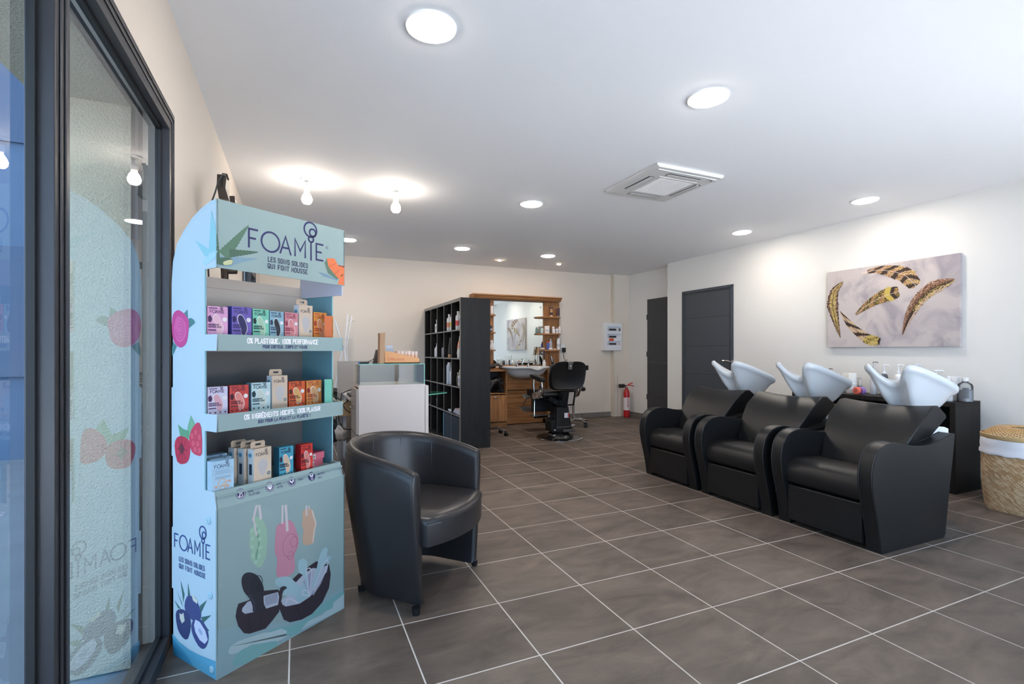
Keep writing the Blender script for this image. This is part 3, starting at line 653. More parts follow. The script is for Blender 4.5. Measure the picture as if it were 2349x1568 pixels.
            SP([c(*p) for p in ((230, 785), (250, 790), (262, 815), (285, 830), (275, 862), (240, 830))], card_ink(226, 220, 204), .0024)
            # wordmark and strapline, on the outer face (mirror in y so that it reads from outside)
            P0 = dx(*c(78, 350), 0); wd = P0[0]-dx(*c(388, 440), 0)[0]
            INK = card_ink(36, 70, 140)
            ribbon(b, logo_strokes(wd), .0055, lambda a, c_, o: (e0-.0007, P0[0]-a, P0[1]+c_-.002), INK)
            for s_, yy in (('LES SOINS SOLIDES', .043), ('QUI FONT MOUSSE', .070)):
                S, ww = strokes(s_, .0165, .5, .28); k_ = .72*wd/ww if 'LES' in s_ else .74*wd/ww
                ribbon(b, [[(p[0]*k_, p[1]) for p in pl] for pl in S], .0027, lambda a, c_, o: (e0-.0007, P0[0]-.035-a, P0[1]-yy+c_-.008), INK)
            # aloe part on the arch side
            AL = card_ink(150, 206, 214)
            SP([z1(*p) for p in ((372, 150), (408, 290), (418, 440), (395, 520), (350, 495), (362, 300))], AL, .0006)
            SP([z1(*p) for p in ((238, 392), (352, 465), (352, 520), (322, 528))], AL, .0006)
            SP([z1(*p) for p in ((305, 580), (330, 535), (380, 490), (425, 480), (400, 545), (320, 602))], card_ink(176, 216, 222), .001)
        o = b.build('side_panel', t)
        if k == 0:
            for (X, Y) in ((380, 130), (395, 790), (408, 1440)):
                p = dx(*c3(X, Y), 0); bb = MB(); bb.M = Matrix.Translation((.0, p[0], p[1])) @ Matrix.Rotation(-PI/2, 4, 'Y'); bb.lathe([(.013, -.001), (.013, .002), (.009, .004), (.004, .0045), (1e-5, .002)], mat('clear_rivet', (150, 180, 192), .4), 18, cap=False); bb.build('plastic_rivet', o)
    # back panel
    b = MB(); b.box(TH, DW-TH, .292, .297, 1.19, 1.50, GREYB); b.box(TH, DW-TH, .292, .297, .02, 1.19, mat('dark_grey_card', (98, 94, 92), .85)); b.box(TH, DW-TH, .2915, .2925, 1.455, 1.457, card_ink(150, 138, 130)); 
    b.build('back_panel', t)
    # header
    b = MB(); b.prism([(0, 1.495), (DW, 1.495), (DW, 1.752), (0, 1.744)], 0, .004, AQUA)
    b.box(0, .07, .004, .008, 1.495, 1.5, AQUAL); b.box(DW-.012, DW-.006, .004, .30, 1.45, 1.6, card_ink(204, 206, 226))
    def hp(X, Y): return dy(380+X/3.5636, 440+Y/3.5636, 0)
    def HP(pts, m, e=.0006, sm=0):
        q = [hp(*p) for p in pts]
        if sm: q = smooth(q, sm)
        b.add([(max(0, min(DW, p[0])), -e*.25, p[1]) for p in q], [tuple(range(len(q)))], m)
    def saw(a, c_, w_, n=14):
        """serrated leaf from a to c_"""
        out1 = []; out2 = []
        dxx, dyy = c_[0]-a[0], c_[1]-a[1]; l = math.hypot(dxx, dyy); nx, ny = -dyy/l, dxx/l
        for i in range(n+1):
            f = i/n; ww = w_*(1-f)**.8*(1 if i % 2 else .82)+2
            out1.append((a[0]+dxx*f+nx*ww, a[1]+dyy*f+ny*ww)); out2.append((a[0]+dxx*f-nx*ww*.9, a[1]+dyy*f-ny*ww*.9))
        return out1+out2[::-1]
    ALO = card_ink(86, 122, 98); ALO2 = card_ink(72, 104, 84)
    HP([(412, 600), (420, 520), (560, 530), (760, 545), (620, 575), (520, 612)], card_ink(128, 160, 176), .0004)
    HP(saw((425, 560), (418, 340), 22), ALO2); HP(saw((470, 520), (678, 272), 62, 22), ALO, .0008); HP(saw((520, 500), (758, 492), 38, 18), ALO2, .001)
    HP([(412, 560), (430, 540), (500, 535), (545, 550), (545, 590), (480, 600), (412, 585)], ALO2, .0012, 2)
    HP([(470, 575), (500, 560), (545, 555), (540, 590), (480, 597)], card_ink(206, 206, 158), .0016, 2)
    HP([(1240, 650), (1310, 670), (1410, 715), (1400, 725), (1290, 690)], card_ink(120, 150, 170), .0004)
    HP([(1298, 580), (1318, 542), (1345, 600), (1400, 690), (1414, 705), (1400, 716), (1325, 665)], card_ink(96, 124, 104), .0008)
    HP([(1318, 542), (1380, 543), (1408, 600), (1460, 602), (1458, 762), (1405, 752), (1418, 712), (1395, 690), (1330, 610)], card_ink(236, 124, 72), .0012)
    HP([(1330, 608), (1395, 580), (1396, 584), (1333, 613)], card_ink(200, 96, 54), .0016); HP([(1380, 670), (1422, 628), (1425, 632), (1384, 675)], card_ink(200, 96, 54), .0016)
    for (X, Y) in ((1418, 602), (1432, 606), (1446, 612), (1456, 608), (1446, 678), (1436, 686)):
        p = hp(X, Y); b.add([(min(q[0], DW-.001), -.0005, q[1]) for q in circ(p[0], p[1], .0035, 8)[:-1]], [tuple(range(8))], card_ink(40, 34, 34))
    p0 = hp(680, 445); wd = hp(1284, 555)[0]-p0[0]; zb = p0[1]-.001
    ribbon(b, logo_strokes(wd), .0078, lambda a, c_, o: (p0[0]+a, -.0005, zb+c_), NAVY)
    ribbon(b, [circ(hp(1318, 456)[0], hp(1318, 456)[1], .006, 14)], .0012, lambda a, c_, o: (a, -.0005, c_), NAVY)
    ribbon(b, [[(hp(1318, 456)[0]-.002+p[0]*.9, hp(1318, 456)[1]-.003+p[1]) for p in pl] for pl in strokes('R', .006)[0]], .0009, lambda a, c_, o: (a, -.0005, c_), NAVY)
    for s_, (X0, Y0), (X1, Y1), h_ in (('LES SOINS SOLIDES', (838, 572), (1160, 615), .0175), ('QUI FONT MOUSSE', (835, 629), (1158, 664), .0175)):
        a_ = hp(X0, Y0); e_ = hp(X1, Y1); S, ww = strokes(s_, h_, .5, .3); k_ = (e_[0]-a_[0])/ww
        ribbon(b, [[(p[0]*k_, p[1]) for p in pl] for pl in S], .0034, lambda a, c_, o: (a_[0]+a, -.0005, (a_[1]+e_[1])/2+c_), card_ink(36, 36, 76))
    b.build('header', t)
    # trays
    def tray(z0, z1, zfloor, lines, slope=0, icons=False):
        b = MB(); y0 = .0 if not slope else .006
        lx = -.001
        b.add([(0, 0, z0), (DW-.008, 0, z0), (DW-.014, y0+slope, z1), (.004, y0+slope, z1), (0, .006, z0), (DW-.008, .006, z0), (DW-.014, y0+slope+.006, z1), (.004, y0+slope+.006, z1)],
              [(0, 1, 2, 3), (5, 4, 7, 6), (3, 2, 6, 7), (1, 0, 4, 5), (1, 5, 6, 2), (0, 3, 7, 4)], AQUA)
        b.box(TH+.001, DW-TH-.001, .006, .29, zfloor-.006, zfloor, AQUA if z0 > .7 else AQUA)
        b.prism([(0.0, z0), (.08, z0+(.0 if not slope else .02)), (.08, z1), (y0+slope, z1)], -.0005, .006, AQUAL, axis=0)
        b.prism([(0.0, z0), (.08, z0), (.08, z1), (y0+slope, z1)], DW-.014, DW-.008, AQUA, axis=0)
        for (s_, xa, xb, zz, h_, th, m) in lines:
            S, ww = strokes(s_, h_, .52, .26); k_ = (xb-xa)/ww
            f = (lambda a, c_, o: (xa+a, -.0004+(y0+slope)*((zz+c_-z0)/(z1-z0)), zz+c_))
            ribbon(b, [[(p[0]*k_, p[1]) for p in pl] for pl in S], th, f, m)
        if icons:
            for q, (u, v) in enumerate(((555.5, 1133), (622.2, 1116.5), (672.5, 1104.5), (718, 1092.5))):
                p = dy(u, v, 0); r_ = .0185
                g = lambda a, c_, o: (a, -.0003+o*.3+(slope+y0)*((c_-z0)/(z1-z0)), c_)
                pts = circ(p[0], p[1], r_, 26)[:-1]; b.add([g(x_, y_, 0) for x_, y_ in pts], [tuple(range(26))], NAVY)
                W_ = WHITEI
                if q < 3: ribbon(b, [circ(p[0], p[1], r_*.82, 22)], .0014, g, W_, -.0006)
                if q == 0: ribbon(b, [[(p[0]-.007, p[1]+.007), (p[0]-.004, p[1]+.004), (p[0]-.006, p[1]-.01), (p[0]+.006, p[1]-.009), (p[0]+.006, p[1]+.005), (p[0]+.002, p[1]), (p[0]-.004, p[1]+.004)], [(p[0]-.01, p[1]-.011), (p[0]+.011, p[1]+.011)]], .0018, g, W_, -.001)
                if q == 1:
                    bl = smooth([(p[0]+.011*math.cos(a_)*(1+.12*math.sin(3*a_)), p[1]+.010*math.sin(a_)*(1+.2*math.cos(4*a_))) for a_ in [2*PI*i/9 for i in range(9)]], 2)
                    b.add([g(x_, y_, -.0008) for x_, y_ in bl], [tuple(range(len(bl)))], W_)
                    ribbon(b, [[(p[0]-.0085+x_, p[1]-.0022+y_) for x_, y_ in pl] for pl in strokes('SAVON', .0042)[0]], .0007, g, NAVY, -.0014)
                if q in (2, 3):
                    for sg in (-1, 1):
                        L_ = smooth([(p[0], p[1]-.004), (p[0]+sg*.003, p[1]+.003), (p[0]+sg*.009, p[1]+.008), (p[0]+sg*.0095, p[1]+.002), (p[0]+sg*.005, p[1]-.004)], 3)
                        if q == 3: L_ = [(x_, p[1]+.003+(y_-p[1])*1.15) for x_, y_ in L_]
                        if sg > 0: L_ = L_[::-1]
                        b.add([g(x_, y_, -.001) for x_, y_ in L_[::-1]], [tuple(range(len(L_)))], W_)
                    ribbon(b, [[(p[0], p[1]-.003), (p[0], p[1]-.012)]] if q == 2 else [circ(p[0], p[1]-.010, .0045, 10)], .0014, g, W_, -.001)
            for s_, (u, v) in (('SANS', (573, 1128)), ('PLASTIQUE', (574, 1135)), ('SANS', (638, 1110.5)), ('SAVON', (638.5, 1117.5)), ('VEGAN', (687, 1100.5)), ('CERTIFIÉ', (731, 1088)), ('PETA', (732, 1095.5))):
                p = dy(u, v, 0); S, ww = strokes(s_, .0068, .5, .25)
                g = lambda a, c_, o: (p[0]+a, -.0004+(slope+y0)*((p[1]+c_-.004-z0)/(z1-z0)), p[1]+c_-.004)
                ribbon(b, S, .0013, g, NAVY)
        return b.build('shelf_tray', t)
    l1 = [('0% PLASTIQUE. 100% PERFORMANCE', dy(568, 790, 0)[0], dy(729, 790, 0)[0], 1.2225, .018, .0034, WHITEI), ('POUR CHEVEUX, CORPS ET VISAGE', dy(603, 800, 0)[0], dy(705, 800, 0)[0], 1.2035, .0115, .0026, NAVY)]
    l2 = [('0% INGRÉDIENTS NOCIFS. 100% PLAISIR', dy(561, 960, 0)[0], dy(734, 940, 0)[0], .9315, .0175, .0034, WHITEI), ('BON POUR LA PEAU ET LA PLANÈTE !', dy(593, 970, 0)[0], dy(712, 955, 0)[0], .911, .0115, .0026, NAVY)]
    tray(1.193, 1.2535, 1.240, l1); tray(.8975, .9605, .948, l2); tray(.615, .678, .662, [], .012, True)
    return t
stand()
# ---- the product boxes on the trays
ZT = (1.2405, .9485, .6625)
def soap_box(name, label, xc, y0, z, wd, hh, dp, col, side, ink, bar, rz=0, style='bar', tilt=0, group='soap boxes on the display stand'):
    M = DM @ Matrix.Translation((xc, y0, z)); loc = M.translation
    t = thing(name, label, 'box', loc, DANG+rz, group)
    b = MB(); P = card_ink(*col); I = card_ink(*ink)
    # body: front face at y=0, x centred
    b.box(-wd/2, wd/2, 0, dp, 0, hh, P); b.add([(-wd/2-.0003, dp, 0), (-wd/2-.0003, 0, 0), (-wd/2-.0003, 0, hh), (-wd/2-.0003, dp, hh)], [(0, 1, 2, 3)], card_ink(*side))
    if style == 'side': b.add([(wd/2+.0003, 0, 0), (wd/2+.0003, dp, 0), (wd/2+.0003, dp, hh), (wd/2+.0003, 0, hh)], [(0, 1, 2, 3)], card_ink(*side))
    f = lambda a, c_, o: (-wd/2+a, -.0005+o, c_)
    b.build('carton', t)
    b = MB()
    lw = wd*.68; ribbon(b, logo_strokes(lw), .0019, lambda a, c_, o: (-wd/2+wd*.13+a, -.0008, hh*.795+c_), I)
    if style == 'bar':
        b.add([f(*p, 0) for p in ((wd*.06, hh*.955), (wd*.06, hh*.925), (wd*.48, hh*.925), (wd*.48, hh*.955))][::-1][::-1], [(0, 1, 2, 3)], I)
        bl = smooth([(wd*.32, hh*.70), (wd*.42, hh*.74), (wd*.55, hh*.69), (wd*.70, hh*.50), (wd*.75, hh*.30), (wd*.62, hh*.12), (wd*.48, hh*.16), (wd*.44, hh*.34), (wd*.30, hh*.56)], 3)
        cx, cy = wd*.5, hh*.44
        b.add([f(cx+(x_-cx)*1.13, cy+(y_-cy)*1.08, 0) for x_, y_ in bl], [tuple(range(len(bl)))], card_ink(240, 232, 230))
        b.add([f(x_, y_, -.0005) for x_, y_ in bl], [tuple(range(len(bl)))], card_ink(*bar))
        b.add([f(x_, y_, -.0002) for x_, y_ in circ(wd*.84, hh*.6, wd*.115, 14)[:-1]], [tuple(range(14))], card_ink(240, 232, 230))
        for q in range(5):
            x_, y_ = wd*(.12+.05*math.cos(q*1.3)), hh*(.6+.06*math.sin(q*1.3)); b.add([f(u_, v_, 0) for u_, v_ in circ(x_, y_, wd*.06, 8, wd*.09)[:-1]], [tuple(range(8))], I)
        for q, (s_, zz) in enumerate((('SHAMPOO BAR' if q_ else 'SOIN', zq) for q_, zq in ((1, .40), (1, .33)))):
            S, ww = strokes(('CONDITIONER BAR', 'SHAMPOOING SOLIDE')[q], hh*.05, .5, .2); k_ = wd*(.5 if q == 0 else .62)/ww
            ribbon(b, [[(p[0]*k_+wd*.05, p[1]+hh*zz) for p in pl] for pl in S], .0011, f, I, -.0009)
        b.add([f(*p, -.0008) for p in ((wd*.04, hh*.275), (wd*.04, hh*.235), (wd*.42, hh*.235), (wd*.42, hh*.275))][::-1], [(0, 1, 2, 3)], I)
        for q in range(4): b.add([f(x_, y_, -.0004) for x_, y_ in circ(wd*(.12+.25*q), hh*.10, wd*.045, 10)[:-1]], [tuple(range(10))], I)
    elif style == 'sponge':
        ov = smooth([(wd*.5, hh*.70), (wd*.74, hh*.62), (wd*.78, hh*.48), (wd*.66, hh*.30), (wd*.5, hh*.20), (wd*.34, hh*.30), (wd*.22, hh*.48), (wd*.26, hh*.62)], 3)
        b.add([f(x_, y_, 0) for x_, y_ in ov][::-1], [tuple(range(len(ov)))], card_ink(206, 198, 196))
        for q in range(1, 4): ribbon(b, [[(wd*.5+(x_-wd*.5)*q*.25, hh*.46+(y_-hh*.46)*q*.25) for x_, y_ in ov+[ov[0]]]], .0008, f, card_ink(184, 176, 178), -.0004)
        b.add([f(x_, y_, -.0002) for x_, y_ in circ(wd*.84, hh*.26, wd*.1, 14)[:-1]], [tuple(range(14))], card_ink(86, 118, 130))
        ribbon(b, [[(wd*.84, hh*.22), (wd*.84, hh*.30)], [(wd*.79, hh*.27), (wd*.84, hh*.24), (wd*.89, hh*.27)]], .0012, f, card_ink(226, 214, 200), -.0008)
        ribbon(b, [[(wd*.08, hh*.05), (wd*.92, hh*.05), (wd*.92, hh*.12), (wd*.08, hh*.12), (wd*.08, hh*.05)], [(wd*.12, hh*.09), (wd*.88, hh*.09)]], .0006, f, card_ink(150, 132, 116))
        b.add([(-wd/2-.0006, dp*.2+.4*dp*(1+.9*math.cos(a_)*(.8+.2*math.cos(6*a_))), hh*.82+.011*math.sin(a_)*(.8+.2*math.cos(6*a_))) for a_ in [2*PI*i/24 for i in range(24)]], [tuple(range(24))], card_ink(84, 160, 196))
        b.box(-wd/2-.0006, -wd/2, dp*.3, dp*.75, hh*.28, hh*.58, card_ink(36, 60, 90))
    else:
        for zz in (.70, .66, .62, .52, .49, .46): ribbon(b, [[(wd*.15, hh*zz), (wd*.85, hh*zz)]], .0009, f, I)
        ribbon(b, [[(wd*.08, hh*.59), (wd*.92, hh*.59), (wd*.92, hh*.75), (wd*.08, hh*.75), (wd*.08, hh*.59)]], .0006, f, I)
        ribbon(b, [circ(wd*.46, hh*.33, wd*.17, 22), circ(wd*.56, hh*.27, wd*.09, 16), circ(wd*.48, hh*.17, wd*.1, 16)], .0028, f, card_ink(226, 180, 142), -.0004)
        for (cx, cy) in ((.2, .22), (.78, .34), (.7, .2)): b.add([f(x_, y_, -.0002) for x_, y_ in circ(wd*cx, hh*cy, wd*.1, 9, wd*.07)[:-1]], [tuple(range(9))], card_ink(206, 176, 158))
    b.build('printed_front', t)
    if style == 'sponge':
        b = MB(); tw = wd*.82; z0, z1 = hh, hh+.027
        # hang tab with slot: built from strips round the hole
        y0_, y1_ = dp*.55, dp*.55+.0015; K = card_ink(214, 186, 160)
        b.box(-wd/2, -wd/2+tw, y0_, y1_, z0, z0+.010, K); b.prism([(-wd/2, z0+.018), (-wd/2+tw, z0+.018), (-wd/2+tw, z1-.006), (-wd/2+tw-.006, z1), (-wd/2+.006, z1), (-wd/2, z1-.006)], y0_, y1_, K)
        b.box(-wd/2, -wd/2+tw*.32, y0_, y1_, z0+.01, z0+.018, K); b.box(-wd/2+tw*.72, -wd/2+tw, y0_, y1_, z0+.01, z0+.018, K); b.build('hang_tab', t)
    return t
g1 = 'soap boxes on the top tray'; g2 = 'soap boxes on the middle tray'; g3 = 'boxes on the bottom tray'
def sb(u0, u1, vt, y, tray, **k):
    x0 = dy(u0, vt, y)[0]; x1 = dy(u1, vt, y)[0]; zt = (dy(u0, vt, y)[1]+dy(u1, vt, y)[1])/2
    wd = max(.02, x1-x0); z = ZT[tray]; rz = k.get('rz', 0)
    k.setdefault('dp', .036); k.setdefault('style', 'bar'); k.setdefault('name', 'soap_box')
    return soap_box(k.pop('name'), k.pop('label'), (x0+x1)/2+k.pop('ox', 0), y, z, k.pop('wd', wd*.965), zt-z, k.pop('dp'), k.pop('col'), k.pop('side'), k.pop('ink'), k.pop('bar', (240, 200, 200)), group=(g1, g2, g3)[tray], **k)
sb(472, 521, 702.5, .083, 0, label='pale pink soap box at the far left of the top tray', col=(232, 168, 206), side=(160, 60, 90), ink=(84, 50, 96), bar=(240, 190, 206), ox=.004)
sb(531, 578, 703.5, .083, 0, label='violet soap box on the top tray beside the pale pink one', col=(118, 96, 180), side=(60, 66, 170), ink=(48, 36, 100), bar=(36, 30, 90))
sb(579, 617.5, 709, .083, 0, label='mint green soap box on the top tray beside the violet one', col=(130, 210, 178), side=(60, 120, 110), ink=(30, 56, 66), bar=(172, 206, 176))
sb(618.5, 651.5, 714, .083, 0, label='grey-blue soap box with a black bar picture on the top tray', col=(150, 190, 204), side=(130, 190, 220), ink=(56, 74, 96), bar=(34, 36, 44))
sb(653, 684, 717, .083, 0, label='salmon pink soap box on the top tray left of the sponge box', col=(222, 144, 150), side=(200, 110, 120), ink=(160, 54, 80), bar=(226, 140, 142))
sb(685.5, 717.5, 700, .083, 0, name='sponge_box', label='beige sponge box with hang tab on the top tray', col=(226, 200, 176), side=(224, 230, 236), ink=(96, 84, 84), style='sponge')
sb(719, 750, 716.5, .083, 0, label='orange soap box on the top tray right of the sponge box', col=(236, 150, 60), side=(220, 120, 50), ink=(190, 74, 50), bar=(240, 160, 110))
soap_box('soap_box', 'orange soap box turned sideways at the right end of the top tray', .536, .028, ZT[0], .042, .112, .032, (236, 160, 40), (226, 110, 48), (200, 90, 30), (244, 170, 60), .75, group=g1)
sb(469, 517, 887, .083, 1, label='lilac soap box at the far left of the middle tray', col=(220, 212, 232), side=(200, 190, 220), ink=(92, 50, 100), bar=(226, 170, 182), ox=.010)
sb(526, 571, 883, .083, 1, label='red soap box on the middle tray beside the lilac one', col=(214, 66, 54), side=(140, 30, 60), ink=(90, 24, 50), bar=(236, 140, 130))
sb(576, 621, 877, .083, 1, label='very pale aqua soap box on the middle tray left of the sponge box', col=(196, 220, 220), side=(110, 150, 170), ink=(40, 70, 84), bar=(206, 216, 204))
sb(623.5, 660, 861, .083, 1, name='sponge_box', label='beige sponge box with hang tab on the middle tray', col=(220, 194, 170), side=(224, 230, 236), ink=(96, 84, 84), style='sponge')
sb(662, 700, 874, .083, 1, label='deep orange soap box on the middle tray right of the sponge box', col=(226, 92, 36), side=(190, 60, 30), ink=(100, 40, 30), bar=(226, 170, 100))
sb(702.5, 738, 872, .083, 1, label='light orange soap box on the middle tray beside the deep orange one', col=(232, 148, 70), side=(210, 110, 50), ink=(170, 60, 50), bar=(214, 160, 110))
soap_box('soap_box', 'mint green soap box turned sideways at the right end of the middle tray', .536, .028, ZT[1], .042, .115, .032, (120, 190, 150), (120, 196, 170), (70, 120, 110), (170, 190, 150), .75, group=g2)
sb(471, 523, 1058, .035, 2, label='pale blue conditioner box at the front left of the bottom tray', col=(182, 214, 234), side=(180, 204, 220), ink=(70, 84, 116), style='plain', ox=.022, rz=-.10, wd=.078)
soap_box('soap_box', 'pale blue conditioner box behind the front one on the bottom tray', .062, .085, ZT[2], .078, .122, .036, (178, 210, 230), (180, 204, 220), (70, 84, 116), (0, 0, 0), -.10, 'plain', group=g3)
soap_box('soap_box', 'rearmost pale blue conditioner box on the bottom tray, beside the sponge boxes', .074, .135, ZT[2], .078, .127, .036, (178, 210, 230), (180, 204, 220), (70, 84, 116), (0, 0, 0), -.10, 'plain', group=g3)
for k, lab in enumerate(('front sponge box of the three on the bottom tray', 'middle sponge box of the three on the bottom tray', 'rear sponge box of the three on the bottom tray')):
    soap_box('sponge_box', 'beige '+lab+' with hang tab', .200-.012*k, .035+.046*k, ZT[2], .078, .142, .036, (224, 200, 176), (230, 234, 236), (96, 84, 84), (0, 0, 0), 0.06, 'sponge', group=g3)
sb(640, 673.5, 1024, .05, 2, label='bright teal soap box with a coconut picture on the bottom tray', col=(70, 164, 190), side=(44, 110, 140), ink=(40, 44, 70), bar=(222, 190, 160), rz=.0)
sb(690, 717.6, 1018, .05, 2, label='bright red soap box on the bottom tray', col=(220, 48, 36), side=(180, 20, 30), ink=(90, 20, 30), bar=(226, 140, 130))
for k, (lab, zz, xo) in enumerate((('upper of two dark pink boxes lying flat at the right of the bottom tray', .031, .008), ('lower of two dark pink boxes lying flat at the right of the bottom tray', 0, 0))):
    M = DM @ Matrix.Translation((.495+xo, .10, ZT[2]+zz)); t = thing('soap_box', lab, 'box', M.translation, DANG+.1, g3)
    b = MB(); b.box(-.05, .05, 0, .075, 0, .030, card_ink(226, 110, 130)); b.box(-.0502, .0502, .001, .0755, .0295, .0302, card_ink(200, 60, 90)); b.build('carton', t)
    b = MB(); b.box(-.035, -.002, -.0006, 0, .004, .024, card_ink(236, 226, 214))
    for q in range(8): b.box(-.032+q*.0036, -.0305+q*.0036, -.001, 0, .006, .019, BLACKP)
    b.build('printed_end', t)
# ================================================================== TUB ARMCHAIR
def tub_chair():
    fl = Vector((.522, 2.232, 0)); fr = Vector((.880, 2.562, 0)); mid = (fl+fr)/2; ang = math.atan2(fr.y-fl.y, fr.x-fl.x)
    t = thing('tub_armchair', 'black leather tub armchair on small feet in front of the white reception counter', 'armchair', mid, ang)
    # local: x across (left arm -x), +y towards the back of the chair
    R = .30; N = 40; TK = .062
    def path(s):                       # s 0..1 from left arm front round the back to right arm front
        Ls = .225; La = PI*R; T_ = 2*Ls+La; q = s*T_
        if q < Ls: return Vector((-R, q, 0)), Vector((-1, 0, 0))
        if q < Ls+La:
            a = PI-(q-Ls)/R; return Vector((R*math.cos(a), Ls+R*math.sin(a), 0)), Vector((math.cos(a), math.sin(a), 0))
        return Vector((R, Ls-(q-Ls-La), 0)), Vector((1, 0, 0))
    rows = []
    for i in range(N+1):
        s = i/N; p, n = path(s); e = min(s, 1-s)
        top = .648+.092*(math.sin(PI*s))**.8; k = 1
        nose = .0
        prof = [(-TK/2, .45), (-TK/2, top-.05), (-TK/2+.006, top-.018), (-TK/2+.02, top-.003), (0, top+.001), (TK/2-.02, top-.003), (TK/2-.006, top-.018), (TK/2, top-.05),
                (TK/2+.0, .5), (TK/2-.025, .28), (TK/2-.055, .045), (TK/2-.062, .03), (-TK/2-.03, .03), (-TK/2-.022, .05), (-TK/2-.01, .28), (-TK/2, .45)]
        taper = 1.0
        row = []
        for o_, z in prof:
            q = p+n*o_
            # lower body draws in towards the centre
            cy = .12; f = max(0, (.62-z))*.13
            q = Vector((q.x*(1-f*.4), cy+(q.y-cy)*(1-f*1.1) if q.y > cy else q.y, z))
            if e == 0: q.y = q.y-.0
            row.append(q)
        rows.append(row)
    b = MB(); b.grid(rows, LEATHER2)
    for row, fl_ in ((rows[0], 0), (rows[-1], 1)):
        c = sum(row[:-1], Vector())/(len(row)-1)
        # rounded arm nose
        out = []
        for k_, (sc, dy_) in enumerate(((1, 0), (.93, -.012), (.75, -.018))):
            out.append([Vector((c.x+(v.x-c.x)*sc, v.y+dy_, c.z+(v.z-c.z)*(1-(1-sc)*.12))) for v in row])
        b.grid(out, LEATHER2); b.add(out[-1][:-1], [tuple(range(len(row)-1))], LEATHER2)
    o = b.build('shell', t, merge=.0002, normals=True, angle=60)
    # seams
    b = MB()
    for s in (.24, .38, .52, .66, .80):
        p, n = path(s); top = .648+.092*(math.sin(PI*s))**.8
        b.tube([p-n*(TK/2+.0)+Vector((0, 0, z)) for z in (.44, .52, .6, top-.045)]+[p-n*(TK/2-.012)+Vector((0, 0, top-.012)), p+Vector((0, 0, top)), ], .0022, LEATHER2, 6)
    tp = []
    for i in range(41):
        s = .0+i/40; p, n = path(s); top = .648+.092*(math.sin(PI*s))**.8; tp.append(p+n*(TK/2-.004)+Vector((0, 0, top-.022)))
    b.tube(tp, .0025, LEATHER2, 6)
    b.build('seam', o)
    # seat cushion : D shape with bowed front
    def outline(g): 
        P = []
        for i in range(13):
            a = PI-PI*i/12; P.append((( R-TK/2-.002-g)*math.cos(a), .205+(R-TK/2-g)*math.sin(a)))
        for i in range(9):
            f = i/8; x = (R-TK/2-.002-g)*(1-2*f); P.append((x, -.05-.075*(1-(x/(R-.03))**2)+g))
        return P
    b = MB(); lay = []
    for g, z in ((.02, .30), (.0, .305), (.0, .40), (.006, .425), (.03, .437), (.09, .444)): lay.append([Vector((x, y, z)) for x, y in outline(g)])
    b.grid([list(r)+[r[0]] for r in lay], LEATHER2); b.add(lay[-1], [tuple(range(len(lay[-1])))], LEATHER2, True); b.add(lay[0], [tuple(range(len(lay[0])))[::-1]], LEATHER2)
    q = [Vector((x, y, .412)) for x, y in outline(-.002)[13:]]; b.tube(q, .003, LEATHER2, 6)
    b.build('seat_cushion', t, merge=.0002, normals=True, angle=60)
    for (x, y) in ((-.28, .0), (.28, .0), (-.2, .38), (.2, .38)):
        b = MB(); b.lathe([(.016, 0), (.018, .02), (.02, .032)], BLACKP, 16, x, y); b.build('foot', t)
tub_chair()
